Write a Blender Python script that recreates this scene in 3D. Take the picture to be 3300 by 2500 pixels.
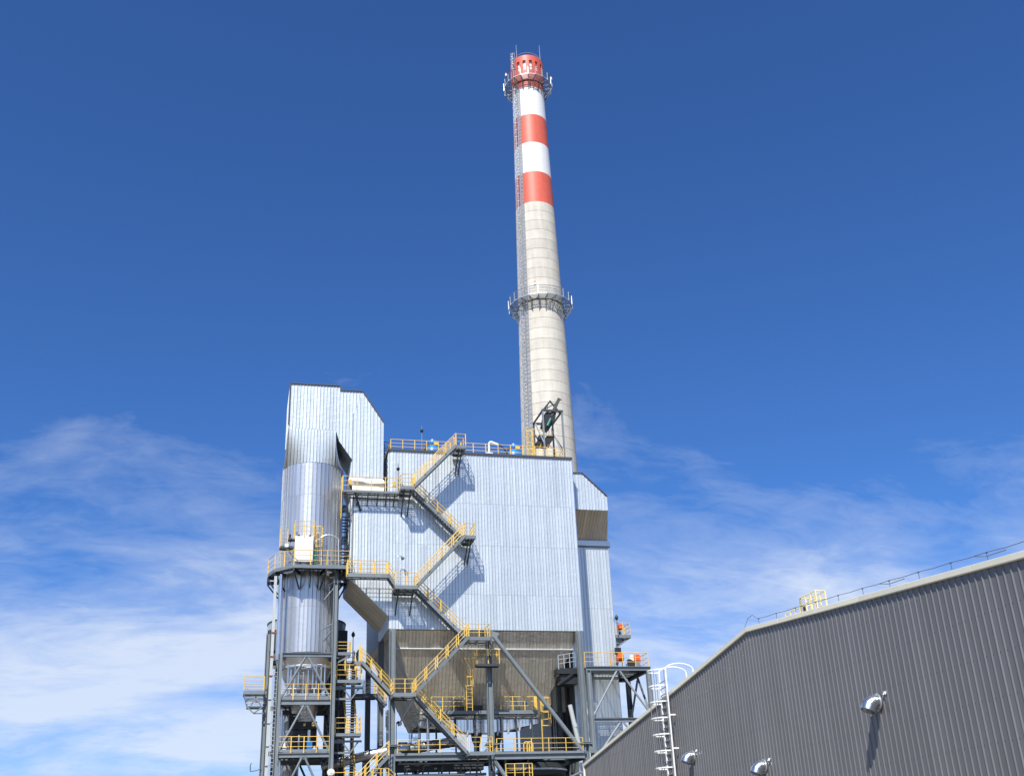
import bpy, math, random
from mathutils import Vector, Matrix
R = math.radians
random.seed(7)
for o in list(bpy.data.objects):
    bpy.data.objects.remove(o, do_unlink=True)
SC = bpy.context.scene
COL = SC.collection

# ------------------------------------------------------------------ camera, sky, sun, exposure
# metres; X along the boiler front, Y away from the viewer, Z up; eye height 1.7
cd = bpy.data.cameras.new('camera')
cam = bpy.data.objects.new('camera', cd)
COL.objects.link(cam)
cam.matrix_world = Matrix(((0.97290439, -0.05962542, -0.22338726, 0),
                           (-0.22832147, -0.39995624, -0.88763974, 0),
                           (-0.03641923, 0.91459271, -0.40273294, 1.7),
                           (0, 0, 0, 1)))
cd.sensor_fit = 'HORIZONTAL'
cd.sensor_width = 36.0
cd.lens = 3428.06 / 3300 * 36.0
cd.shift_x = 30 / 3300
cd.shift_y = 35 / 3300
cd.clip_start = 0.2
cd.clip_end = 4000
SC.camera = cam

SUN = Vector((-1.28, -2.5, 3.35)).normalized()      # towards the sun
SUN_EL = math.asin(SUN.z)
SUN_ROT = math.atan2(SUN.x, SUN.y)
w = bpy.data.worlds.new('World')
SC.world = w
w.use_nodes = True
nt = w.node_tree
nt.nodes.clear()
def N(t, kind, **kw):
    n = t.nodes.new(kind)
    for k, v in kw.items():
        if k == 'inp':
            for i, val in v.items():
                n.inputs[i].default_value = val
        else:
            setattr(n, k, v)
    return n
def math_n(t, op, a, b=None, clamp=False):
    n = t.nodes.new('ShaderNodeMath'); n.operation = op; n.use_clamp = clamp
    for i, v in enumerate((a, b)):
        if v is None: continue
        if isinstance(v, (int, float)): n.inputs[i].default_value = v
        else: t.links.new(v, n.inputs[i])
    return n.outputs[0]
def ramp_n(t, fac, stops):
    n = t.nodes.new('ShaderNodeValToRGB')
    el = n.color_ramp.elements
    while len(el) < len(stops): el.new(0.5)
    for e, (p, c) in zip(el, stops):
        e.position = p; e.color = c if len(c) == 4 else (*c, 1)
    t.links.new(fac, n.inputs[0])
    return n.outputs[0]
sky = N(nt, 'ShaderNodeTexSky', sky_type='NISHITA', sun_disc=False)
sky.sun_elevation = SUN_EL
sky.sun_rotation = SUN_ROT
sky.altitude = 200
sky.air_density = 0.9
sky.dust_density = 0.6
sky.ozone_density = 3.0
tc = N(nt, 'ShaderNodeTexCoord')
sep = N(nt, 'ShaderNodeSeparateXYZ'); nt.links.new(tc.outputs['Generated'], sep.inputs[0])
zc = math_n(nt, 'MAXIMUM', sep.outputs[2], 0.0)
den = math_n(nt, 'ADD', zc, 0.28)
cx = math_n(nt, 'DIVIDE', sep.outputs[0], den)
cy = math_n(nt, 'DIVIDE', sep.outputs[1], den)
cmb = N(nt, 'ShaderNodeCombineXYZ'); nt.links.new(cx, cmb.inputs[0]); nt.links.new(cy, cmb.inputs[1])
mp = N(nt, 'ShaderNodeMapping'); mp.inputs['Location'].default_value = (4.4, 9.3, 0); mp.inputs['Scale'].default_value = (1.0, 1.9, 1); mp.inputs['Rotation'].default_value = (0, 0, R(-16))
nt.links.new(cmb.outputs[0], mp.inputs[0])
n1 = N(nt, 'ShaderNodeTexNoise', inp={'Scale': 2.1, 'Detail': 9.0, 'Roughness': 0.57, 'Distortion': 0.55}); nt.links.new(mp.outputs[0], n1.inputs['Vector'])
n2 = N(nt, 'ShaderNodeTexNoise', inp={'Scale': 0.8, 'Detail': 3.0, 'Roughness': 0.5}); nt.links.new(mp.outputs[0], n2.inputs['Vector'])
n3 = N(nt, 'ShaderNodeTexNoise', inp={'Scale': 11.0, 'Detail': 7.0, 'Roughness': 0.62, 'Distortion': 1.4}); nt.links.new(mp.outputs[0], n3.inputs['Vector'])
# cover thins out with height above the horizon
low = ramp_n(nt, sep.outputs[2], [(0.04, (0.95, 0.95, 0.95)), (0.19, (0.74, 0.74, 0.74)), (0.30, (0.42, 0.42, 0.42)), (0.41, (0.08, 0.08, 0.08)), (0.55, (0, 0, 0))])
s = math_n(nt, 'ADD', math_n(nt, 'MULTIPLY', n1.outputs[0], 0.62), math_n(nt, 'MULTIPLY', n2.outputs[0], 0.50))
s = math_n(nt, 'ADD', s, math_n(nt, 'MULTIPLY', n3.outputs[0], 0.11))
s = math_n(nt, 'ADD', s, math_n(nt, 'SUBTRACT', math_n(nt, 'MULTIPLY', low, 0.50), 0.10))
cl = ramp_n(nt, s, [(0.685, (0, 0, 0)), (0.82, (0.26, 0.26, 0.26)), (0.98, (0.82, 0.82, 0.82))])
mix = N(nt, 'ShaderNodeMixRGB', blend_type='MIX')
nt.links.new(cl, mix.inputs[0])
skyg = N(nt, 'ShaderNodeMixRGB', blend_type='MULTIPLY', inp={0: 1.0, 2: (0.40, 0.715, 1.16, 1)})
nt.links.new(sky.outputs[0], skyg.inputs[1])
nt.links.new(skyg.outputs[0], mix.inputs[1])
mix.inputs[2].default_value = (6.0, 6.6, 7.6, 1)
bg = N(nt, 'ShaderNodeBackground', inp={1: 0.097})
nt.links.new(mix.outputs[0], bg.inputs[0])
out = N(nt, 'ShaderNodeOutputWorld'); nt.links.new(bg.outputs[0], out.inputs[0])

sl = bpy.data.lights.new('sun', 'SUN'); sl.energy = 4.6; sl.angle = R(0.53); sl.color = (1.0, 0.955, 0.88)
so = bpy.data.objects.new('sun', sl); COL.objects.link(so)
so.rotation_euler = SUN.to_track_quat('Z', 'Y').to_euler(); so.location = SUN * 200
SC.view_settings.view_transform = 'Standard'
SC.view_settings.look = 'None'
SC.view_settings.gamma = 1.0
SC.view_settings.exposure = 0.42
SC.view_settings.use_curve_mapping = False
SC.render.engine = 'CYCLES'
SC.cycles.max_bounces = 6
SC.render.resolution_x = 1024
SC.render.resolution_y = 775

# ------------------------------------------------------------------ materials
M = {}
def mat(name, col, rough=0.5, metal=0.0, var=0.0, noise=None, bump=None, spec=0.5, streak=None):
    m = bpy.data.materials.new(name); m.use_nodes = True
    t = m.node_tree; b = t.nodes['Principled BSDF']
    b.inputs['Roughness'].default_value = rough
    b.inputs['Metallic'].default_value = metal
    b.inputs['Specular IOR Level'].default_value = spec
    geo = t.nodes.new('ShaderNodeNewGeometry')
    src = None
    base = t.nodes.new('ShaderNodeRGB'); base.outputs[0].default_value = (*col, 1)
    cur = base.outputs[0]
    def mul(cur, fac, lo, hi):
        r = t.nodes.new('ShaderNodeMapRange'); r.inputs['To Min'].default_value = lo; r.inputs['To Max'].default_value = hi
        t.links.new(fac, r.inputs[0])
        x = t.nodes.new('ShaderNodeMixRGB'); x.blend_type = 'MULTIPLY'; x.inputs[0].default_value = 1
        t.links.new(cur, x.inputs[1]); t.links.new(r.outputs[0], x.inputs[2])
        return x.outputs[0]
    if var:
        oi = t.nodes.new('ShaderNodeObjectInfo')
        cur = mul(cur, oi.outputs['Random'], 1 - var, 1 + var)
    if noise:
        sc, amt = noise
        nz = t.nodes.new('ShaderNodeTexNoise'); nz.inputs['Scale'].default_value = sc; nz.inputs['Detail'].default_value = 6; nz.inputs['Roughness'].default_value = 0.6
        t.links.new(geo.outputs['Position'], nz.inputs['Vector'])
        cur = mul(cur, nz.outputs[0], 1 - amt, 1 + amt)
    if streak:
        sc, amt = streak
        mpn = t.nodes.new('ShaderNodeMapping'); mpn.inputs['Scale'].default_value = (sc, sc, sc * 0.06)
        t.links.new(geo.outputs['Position'], mpn.inputs[0])
        nz = t.nodes.new('ShaderNodeTexNoise'); nz.inputs['Scale'].default_value = 1; nz.inputs['Detail'].default_value = 5
        t.links.new(mpn.outputs[0], nz.inputs['Vector'])
        cur = mul(cur, nz.outputs[0], 1 - amt, 1 + amt)
    t.links.new(cur, b.inputs['Base Color'])
    if bump:
        prev = None
        for sc, st, stretch in bump:
            mpn = t.nodes.new('ShaderNodeMapping'); mpn.inputs['Scale'].default_value = (sc, sc, sc * stretch)
            t.links.new(geo.outputs['Position'], mpn.inputs[0])
            nz = t.nodes.new('ShaderNodeTexNoise'); nz.inputs['Scale'].default_value = 1; nz.inputs['Detail'].default_value = 2
            t.links.new(mpn.outputs[0], nz.inputs['Vector'])
            bp = t.nodes.new('ShaderNodeBump'); bp.inputs['Strength'].default_value = st; bp.inputs['Distance'].default_value = 0.1
            t.links.new(nz.outputs[0], bp.inputs['Height'])
            if prev: t.links.new(prev, bp.inputs['Normal'])
            prev = bp.outputs[0]
        t.links.new(prev, b.inputs['Normal'])
    M[name] = m
    return m
mat('clad', (0.68, 0.73, 0.745), 0.42, 0.60, var=0.065, noise=(0.35, 0.09), streak=(1.6, 0.10), bump=[(1.9, 0.15, 1.5), (0.5, 0.2, 0.8)])
mat('clad_ground_tint', (0.68, 0.645, 0.56), 0.42, 0.85, var=0.10, noise=(0.6, 0.12), streak=(1.4, 0.12), bump=[(2.4, 0.3, 1.3), (0.7, 0.25, 0.8)])  # aged cladding; its warm tint also paints in the brown ground's reflection
mat('clad_round', (0.66, 0.67, 0.67), 0.37, 0.85, var=0.09, noise=(0.5, 0.10), streak=(1.5, 0.08), bump=[(2.2, 0.10, 1.2), (0.6, 0.08, 0.6)])
mat('silver', (0.75, 0.76, 0.78), 0.25, 0.95, noise=(1.5, 0.1), bump=[(3.0, 0.1, 1.0)])
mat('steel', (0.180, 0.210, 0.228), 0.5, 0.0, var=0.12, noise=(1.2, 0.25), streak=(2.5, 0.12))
mat('steel_light', (0.47, 0.51, 0.51), 0.5, 0.0, noise=(1.2, 0.12))
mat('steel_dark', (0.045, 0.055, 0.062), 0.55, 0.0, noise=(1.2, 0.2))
mat('grating', (0.24, 0.26, 0.27), 0.5, 0.5, noise=(2, 0.1))
mat('galv', (0.52, 0.54, 0.55), 0.42, 0.6, noise=(2, 0.12))
mat('galv_dark', (0.30, 0.31, 0.32), 0.45, 0.4, noise=(2, 0.15))
mat('steel_mid', (0.27, 0.30, 0.315), 0.5, 0.0, noise=(1.2, 0.2))
mat('yellow', (0.74, 0.49, 0.10), 0.48, 0.0, var=0.16, noise=(2.0, 0.28))
mat('white_paint', (0.79, 0.79, 0.775), 0.5, 0.0, noise=(0.8, 0.07), streak=(2.4, 0.09))
mat('red_paint', (0.66, 0.125, 0.075), 0.5, 0.0, noise=(0.9, 0.16), streak=(2.4, 0.16))
mat('cream', (0.78, 0.74, 0.64), 0.65, 0.0, noise=(2.0, 0.08))
mat('fabric', (0.80, 0.77, 0.70), 0.8, 0.0, noise=(2.0, 0.08), bump=[(4, 0.3, 0.6)])
mat('blue_tank', (0.02, 0.19, 0.50), 0.35, 0.0, noise=(2, 0.1))
mat('orange', (0.80, 0.115, 0.015), 0.4, 0.0, noise=(2, 0.08))
mat('black', (0.022, 0.023, 0.025), 0.5, 0.0, noise=(2, 0.2))
mat('green', (0.02, 0.16, 0.11), 0.45, 0.0)
mat('rust', (0.32, 0.12, 0.045), 0.8, 0.0, noise=(6, 0.4))
mat('trim_dark', (0.06, 0.065, 0.075), 0.5, 0.0)
mat('wh_panel', (0.160, 0.160, 0.159), 0.40, 0.1, var=0.07, noise=(0.4, 0.10), streak=(2.5, 0.10), bump=[(1.2, 0.08, 0.6)])
mat('wh_trim', (0.84, 0.80, 0.62), 0.45, 0.0, var=0.07, noise=(1.5, 0.1))
mat('wh_roof', (0.42, 0.41, 0.37), 0.5, 0.0, noise=(0.5, 0.1))
mat('rear_grey', (0.13, 0.135, 0.145), 0.5, 0.2, var=0.05)
mat('ladder_white', (0.82, 0.82, 0.80), 0.4, 0.0)
mat('wire', (0.10, 0.09, 0.10), 0.6, 0.0)
mat('pale_yellow', (0.80, 0.68, 0.36), 0.45)
mat('ground_tan', (0.132, 0.112, 0.080), 0.95, 0.0, noise=(0.15, 0.25))
mat('lamp_glass', (0.75, 0.76, 0.72), 0.15, 0.0)

# concrete of the chimney: pale, mottled, with faint formwork joints between the shutters
def concrete():
    m = mat('concrete', (0.60, 0.565, 0.485), 0.85, 0.0, var=0.06, noise=(0.9, 0.22), streak=(1.6, 0.22))
    t = m.node_tree; b = t.nodes['Principled BSDF']
    cur = b.inputs['Base Color'].links[0].from_socket
    tcn = t.nodes.new('ShaderNodeTexCoord'); sp = t.nodes.new('ShaderNodeSeparateXYZ')
    t.links.new(tcn.outputs['Object'], sp.inputs[0])
    ang = math_n(t, 'MULTIPLY', math_n(t, 'ARCTAN2', sp.outputs[1], sp.outputs[0]), 22 / (2 * math.pi))
    row = math_n(t, 'MULTIPLY', math_n(t, 'FLOOR', math_n(t, 'DIVIDE', sp.outputs[2], 1.5)), 0.23)
    fr = math_n(t, 'FRACT', math_n(t, 'ADD', math_n(t, 'ADD', ang, row), 40.0))
    line = math_n(t, 'LESS_THAN', fr, 0.035)
    x = t.nodes.new('ShaderNodeMixRGB'); x.blend_type = 'MULTIPLY'
    t.links.new(math_n(t, 'MULTIPLY', line, 0.35), x.inputs[0]); t.links.new(cur, x.inputs[1]); x.inputs[2].default_value = (0.62, 0.58, 0.52, 1)
    t.links.new(x.outputs[0], b.inputs['Base Color'])
concrete()

# ------------------------------------------------------------------ mesh helpers
ORG = {}
def V(*a): return Vector(a[0] if len(a) == 1 else a)
class MB:
    def __init__(s): s.v = []; s.f = []; s.g = []
    def add(s, vs, fs):
        k = len(s.v); s.g.append((k, len(s.f), len(vs), len(fs))); s.v += [Vector(p) for p in vs]; s.f += [tuple(i + k for i in f) for f in fs]; return s
    def box(s, x0, x1, y0, y1, z0, z1):
        return s.add([(x0,y0,z0),(x1,y0,z0),(x1,y1,z0),(x0,y1,z0),(x0,y0,z1),(x1,y0,z1),(x1,y1,z1),(x0,y1,z1)],
                     [(0,3,2,1),(4,5,6,7),(0,1,5,4),(1,2,6,5),(2,3,7,6),(3,0,4,7)])
    def bar(s, p0, p1, w, h=None, up=(0,0,1)):
        h = h or w; p0 = V(p0); p1 = V(p1); d = (p1 - p0).normalized(); up = V(up)
        if abs(d.dot(up)) > 0.98: up = V(0, 1, 0)
        a = d.cross(up).normalized(); b = a.cross(d)
        a *= w / 2; b *= h / 2
        vs = []
        for p in (p0, p1): vs += [p - a - b, p + a - b, p + a + b, p - a + b]
        return s.add(vs, [(3,2,1,0),(4,5,6,7),(0,1,5,4),(1,2,6,5),(2,3,7,6),(3,0,4,7)])
    def ibeam(s, p0, p1, w, h, t=0.045, up=(0,0,1)):
        p0 = V(p0); p1 = V(p1); d = (p1 - p0).normalized(); u = V(up)
        if abs(d.dot(u)) > 0.98: u = V(1, 0, 0)
        a = d.cross(u).normalized(); b = a.cross(d)
        s.bar(p0 + b * (h/2 - t/2), p1 + b * (h/2 - t/2), w, t, b)
        s.bar(p0 - b * (h/2 - t/2), p1 - b * (h/2 - t/2), w, t, b)
        return s.bar(p0, p1, t * 0.8, h - 2 * t, b)
    def tube(s, p0, p1, r, n=8, r2=None, cap=True):
        p0 = V(p0); p1 = V(p1); r2 = r if r2 is None else r2
        d = (p1 - p0).normalized(); up = V(0,0,1) if abs(d.z) < 0.95 else V(0,1,0)
        a = d.cross(up).normalized(); b = a.cross(d)
        vs = []
        for p, rr in ((p0, r), (p1, r2)):
            for i in range(n):
                t = 2 * math.pi * i / n; vs.append(p + a * math.cos(t) * rr + b * math.sin(t) * rr)
        fs = [(i, (i+1) % n, n + (i+1) % n, n + i) for i in range(n)]
        if cap: fs += [tuple(range(n))[::-1], tuple(range(n, 2*n))]
        return s.add(vs, fs)
    def path(s, pts, r, n=6):
        for a, b in zip(pts[:-1], pts[1:]): s.tube(a, b, r, n)
        return s
    def lathe(s, c, prof, n=32, a0=0, a1=2 * math.pi):
        c = V(c); full = abs(a1 - a0 - 2 * math.pi) < 1e-6; m = n if full else n + 1
        vs = []
        for r, z in prof:
            for i in range(m):
                t = a0 + (a1 - a0) * i / n; vs.append(c + V(r * math.cos(t), r * math.sin(t), z))
        fs = []
        for k in range(len(prof) - 1):
            for i in range(n):
                j = (i + 1) % m; fs.append((k*m + i, k*m + j, (k+1)*m + j, (k+1)*m + i))
        return s.add(vs, fs)
    def prism(s, poly, n, th):      # poly: 3d points, extruded along n by th
        poly = [V(p) for p in poly]; n = V(n) * th; k = len(poly)
        vs = poly + [p + n for p in poly]
        return s.add(vs, [tuple(range(k))[::-1], tuple(range(k, 2*k))] + [(i, (i+1) % k, k + (i+1) % k, k + i) for i in range(k)])
    def each(s, name, m, parent=None, smooth=False):
        out = None
        for k, fk, nv, nf in s.g:
            b = MB(); b.v = s.v[k:k + nv]; b.f = [tuple(i - k for i in f) for f in s.f[fk:fk + nf]]; out = b.build(name, m, parent, smooth)
        return out
    def build(s, name, m, parent=None, smooth=False, org=None):
        o0 = ORG.get(parent, V(0,0,0)) if parent else V(org or (0,0,0))
        me = bpy.data.meshes.new(name)
        me.from_pydata([p - o0 for p in s.v], [], s.f)
        me.materials.append(M[m])
        if smooth:
            me.polygons.foreach_set('use_smooth', [True] * len(me.polygons))
            me.set_sharp_from_angle(angle=R(35))
        me.update()
        o = bpy.data.objects.new(name, me); COL.objects.link(o)
        if parent: o.parent = parent
        else: o.location = o0
        ORG[o] = o0
        return o
def tag(o, label, cat, group=None, kind=None):
    if label: o['label'] = label
    if cat: o['category'] = cat
    if group: o['group'] = group
    if kind: o['kind'] = kind
    return o
def thing(name, label, cat, loc, group=None):
    o = bpy.data.objects.new(name, None); COL.objects.link(o); o.location = loc; o.empty_display_size = 0.3
    ORG[o] = V(loc)
    return tag(o, label, cat, group)
def place(name, mesh, parent, pos, rotz=0.0):
    o = bpy.data.objects.new(name, mesh); COL.objects.link(o); o.parent = parent
    o.location = V(pos) - ORG[parent]; o.rotation_euler = (0, 0, rotz); return o
MESH = {}
def mesh_of(key, mb, m):
    if key not in MESH:
        me = bpy.data.meshes.new(key); me.from_pydata(mb.v, [], mb.f); me.materials.append(M[m]); me.update(); MESH[key] = me
    return MESH[key]

def railing(t, pts, h=1.12, sp=1.35, m='yellow', name='handrail', levels=(1.0, 0.66, 0.33), r=0.03, toe=True, pw=0.07):
    pts = [V(p) for p in pts]
    mb = MB()
    for lv in levels:
        q = [p + V(0, 0, h * lv) for p in pts]
        mb.path(q, r if lv == 1.0 else r * 0.8, 6)
    hr = mb.build(name, m, t)
    pm = mesh_of('post_%s_%d_%d' % (m, int(h * 1000), int(pw * 1000)), MB().box(-pw/2, pw/2, -0.03, 0.03, -0.12, h), m)
    first = True
    for a, b in zip(pts[:-1], pts[1:]):
        L = (b - a).length; n = max(1, round(L / sp))
        for i in range(0 if first else 1, n + 1):
            place('post', pm, hr, a.lerp(b, i / n))
        first = False
    return hr
def clip(poly, i, lim, keep_ge):
    out = []
    for k in range(len(poly)):
        p, q = poly[k], poly[(k + 1) % len(poly)]
        ip = (p[i] >= lim) if keep_ge else (p[i] <= lim); iq = (q[i] >= lim) if keep_ge else (q[i] <= lim)
        if ip: out.append(p)
        if ip != iq:
            t = (lim - p[i]) / (q[i] - p[i]); out.append(tuple(p[j] + t * (q[j] - p[j]) for j in (0, 1)))
    return out
def clad(t, O, ea, eb, n, poly, pitch=0.3, m='clad', name='cladding_panel', cuts=(), seam=0.05, rib=0.05, th=0.04, wob=0.006, stag=0.0, gap_=0.035):
    """flat cladding: one object per sheet; poly is convex in (a,b) on the plane O + a*ea + b*eb"""
    O = V(O); ea = V(ea).normalized(); eb = V(eb).normalized(); n = V(n).normalized()
    a_lo = min(p[0] for p in poly); a_hi = max(p[0] for p in poly)
    k = max(1, round((a_hi - a_lo) / pitch)); dp = (a_hi - a_lo) / k
    for i in range(k):
        strip = clip(clip(poly, 0, a_lo + i * dp + gap_, True), 0, a_lo + (i + 1) * dp, False)
        if len(strip) < 3: continue
        bl = min(p[1] for p in strip) - 1; bh = max(p[1] for p in strip) + 1
        cs = [bl] + [c + random.choice((-stag, 0, stag)) for c in cuts] + [bh]
        for c0, c1 in zip(cs[:-1], cs[1:]):
            pc = clip(clip(strip, 1, c0 + 0.006, True), 1, c1 - 0.006, False)
            pc = [q for j, q in enumerate(pc) if (V(*q, 0) - V(*pc[j-1], 0)).length > 1e-4]
            if len(pc) < 3: continue
            tilt = random.uniform(-wob, wob); a_m = a_lo + (i + 0.5) * dp
            b_m = sum(q[1] for q in pc) / len(pc); tb = random.uniform(-wob, wob) / 4
            back = [O + ea * q[0] + eb * q[1] for q in pc]
            fr = [p + n * (th + tilt * (q[0] - a_m) / dp * 2 + tb * (q[1] - b_m) / 2) for p, q in zip(back, pc)]
            kk = len(pc); mb = MB()
            mb.add(back + fr, [tuple(range(kk, 2*kk))] + [(j, (j+1) % kk, kk + (j+1) % kk, kk + j) for j in range(kk)])
            if rib:
                s0 = clip(pc, 0, a_lo + (i + 1) * dp - seam, True)
                if len(s0) > 2:
                    s0 = [(min(q[0], a_lo + (i + 1) * dp - 0.003), q[1]) for q in s0]
                    mb.prism([O + ea * q[0] + eb * q[1] + n * (th - 0.012) for q in s0], n, rib + 0.012)
            mb.build(name, m, t)
def flight(t, p0, p1, wd, w=0.9, m='steel', rails=(True, True), tread='steel', hand='yellow', depth=0.26, rise=0.2):
    """p0 lower, p1 upper end of the near stringer; wd horizontal unit vector across the flight"""
    p0 = V(p0); p1 = V(p1); wd = V(wd)
    for k in (0, 1):
        MB().bar(p0 + wd * w * k, p1 + wd * w * k, 0.06, depth).build('stringer', m, t)
    run = (p1 - p0); hd = V(run.x, run.y, 0).normalized()
    n = max(2, int(run.z / rise))
    tm = mesh_of('tread_%s_%.2f_%d%d' % (tread, w, int(wd.x), int(wd.y)),
                 MB().bar(V(0,0,0) + wd * 0.03, wd * (w - 0.03), 0.26, 0.035), tread)
    for i in range(1, n):
        place('tread', tm, t, p0.lerp(p1, i / n) + V(0, 0, 0.02))
    for k in (0, 1):
        if rails[k]:
            railing(t, [p0 + wd * w * k + V(0,0,0.08), p1 + wd * w * k + V(0,0,0.08)], h=1.08, sp=1.45, m=hand, pw=0.08)
def deck(t, x0, x1, y0, y1, z, edge=0.26, m='steel', gr='grating', joist=1.3, name='deck_frame', gap=0.13):
    mb = MB()
    mb.box(x0, x1, y0, y0 + 0.09, z - edge, z); mb.box(x0, x1, y1 - 0.09, y1, z - edge, z)
    mb.box(x0, x0 + 0.09, y0 + 0.09, y1 - 0.09, z - edge, z); mb.box(x1 - 0.09, x1, y0 + 0.09, y1 - 0.09, z - edge, z)
    k = max(1, round((x1 - x0) / joist))
    for i in range(1, k): mb.box(x0 + (x1-x0) * i / k - 0.04, x0 + (x1-x0) * i / k + 0.04, y0 + 0.09, y1 - 0.09, z - edge * 0.8, z - 0.05)
    mb.build(name, m, t)
    g = MB(); n = max(2, int((y1 - y0 - 0.2) / gap))
    for i in range(n):
        y = y0 + 0.12 + (y1 - y0 - 0.24) * (i + 0.5) / n; g.box(x0 + 0.09, x1 - 0.09, y - 0.028, y + 0.028, z - 0.04, z - 0.005)
    g.build('grating', gr, t)['kind'] = 'stuff'
def caged_ladder(t, base, top, out, side, w=0.5, m='yellow', cage0=2.2, hoop=0.75, depth=0.7, r=0.025, rung=0.3, cagetop=0.0, m2=None):
    m2 = m2 or m
    """base/top on the ladder centre line; out: unit vector away from the wall; side: along the wall"""
    base = V(base); top = V(top); out = V(out); side = V(side); up = (top - base).normalized(); L = (top - base).length
    st = MB()
    for k in (-1, 1): st.bar(base + side * w/2 * k, top + side * w/2 * k, r * 2.2, r * 2.2)
    st.build('stringer', m, t)
    rm = MB()
    for i in range(1, int(L / rung)): rm.tube(base + up * i * rung - side * w/2, base + up * i * rung + side * w/2, r * 0.8, 5)
    rm.build('rungs', m2, t)['kind'] = 'stuff'
    if cage0 < L:
        cg = MB(); hw = w / 2 + 0.1; arc = []
        for j in range(9):
            a = math.pi * j / 8; arc.append(side * (-math.cos(a) * hw) + out * (0.12 + (depth - 0.12) * math.sin(a) ** 0.8))
        arc = [-side * w/2] + arc + [side * w/2]
        z = cage0
        while z <= L + cagetop + 0.01:
            hp = MB()
            for a, b in zip(arc[:-1], arc[1:]): hp.bar(base + up * z + a, base + up * z + b, 0.02, 0.06, up)
            hp.build('cage_hoop', m, t)
            z += hoop
        for j in (1, 3, 5, 7, 9): cg.bar(base + up * cage0 + arc[j], base + up * (L + cagetop) + arc[j], r * 0.9, r * 0.9)
        cg.each('cage_bar', m2, t)

# ------------------------------------------------------------------ ground
g = MB().add([(-3000,-3000,0),(3000,-3000,0),(3000,3000,0),(-3000,3000,0)], [(0,1,2,3)]).build('ground', 'ground_tan')
tag(g, 'bare tan gravel yard around the plant', 'ground', kind='structure')

# ------------------------------------------------------------------ chimney
CX, CY = 35.6, 119.0
def cr(z): return 4.35 - 0.0201 * z
ch = thing('chimney', 'tall tapered concrete chimney with red and white painted bands at its top', 'chimney', (CX, CY, 0))
MB().lathe((CX, CY, 0), [(cr(0), 0), (cr(30.2), 30.2)], 56).build('lower_shaft', 'concrete', ch, True)
z = 30.2
while z < 84.1:
    z1 = z + 1.5
    MB().lathe((CX, CY, 0), [(cr(z) - 0.05, z), (cr(z) - 0.05, z + random.uniform(0.012, 0.04)), (cr(z), z + 0.05), (cr(z1), z1 - 0.005), (cr(z1) - 0.05, z1)], 64).build('concrete_lift', 'concrete', ch, True)
    z = z1
for a, b, m in ((84.2, 89.2, 'red_paint'), (89.2, 94.2, 'white_paint'), (94.2, 99.1, 'red_paint'), (99.1, 104.1, 'white_paint'), (104.1, 105.3, 'red_paint')):
    MB().lathe((CX, CY, 0), [(cr(a), a), (cr(b), b)], 64).build('painted_band', m, ch, True)
# crown: solid ring, 16 piers with slots between, top ring, white flue liner inside
RC = 2.40
cw = MB().lathe((CX, CY, 0), [(cr(105.3), 105.2), (RC, 105.75), (RC, 107.05), (RC - 0.25, 107.05), (RC - 0.25, 105.3)], 64).build('crown_ring', 'red_paint', ch, True)
MB().lathe((CX, CY, 0), [(RC - 0.22, 108.8), (RC - 0.01, 108.8), (RC - 0.03, 109.75), (RC - 0.22, 109.75), (RC - 0.22, 108.8)], 64).build('crown_ring', 'red_paint', ch, True)
for i in range(16):
    a0 = 2 * math.pi * (i + 0.06) / 16 + 0.03; a1 = a0 + 2 * math.pi / 16 - 0.19
    MB().lathe((CX, CY, 0), [(RC - 0.25, 107.05), (RC, 107.05), (RC, 108.8), (RC - 0.25, 108.8), (RC - 0.25, 107.05)], 4, a0, a1).add(
        [V(CX + r * math.cos(a), CY + r * math.sin(a), zz) for a in (a0, a1) for r in (RC - 0.25, RC) for zz in (107.05, 108.8)],
        [(0, 2, 3, 1), (4, 5, 7, 6)]).build('pier', 'red_paint', ch)
MB().lathe((CX, CY, 0), [(2.08, 105.5), (2.08, 109.9), (2.0, 109.9), (2.0, 105.5)], 48).build('flue_liner', 'white_paint', ch, True)
MB().path([V(CX + 2.0 * math.cos(2*math.pi*i/28), CY + 2.0 * math.sin(2*math.pi*i/28), 110.5) for i in range(29)], 0.035, 5).build('lightning_ring', 'galv', ch)
for px, pz in ((-1.62, 112.9), (1.95, 113.4)):
    MB().tube((CX + px, CY - 0.6, 109.3), (CX + px, CY - 0.6, pz), 0.055, 6, 0.03).build('lightning_rod', 'galv', ch)
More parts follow.
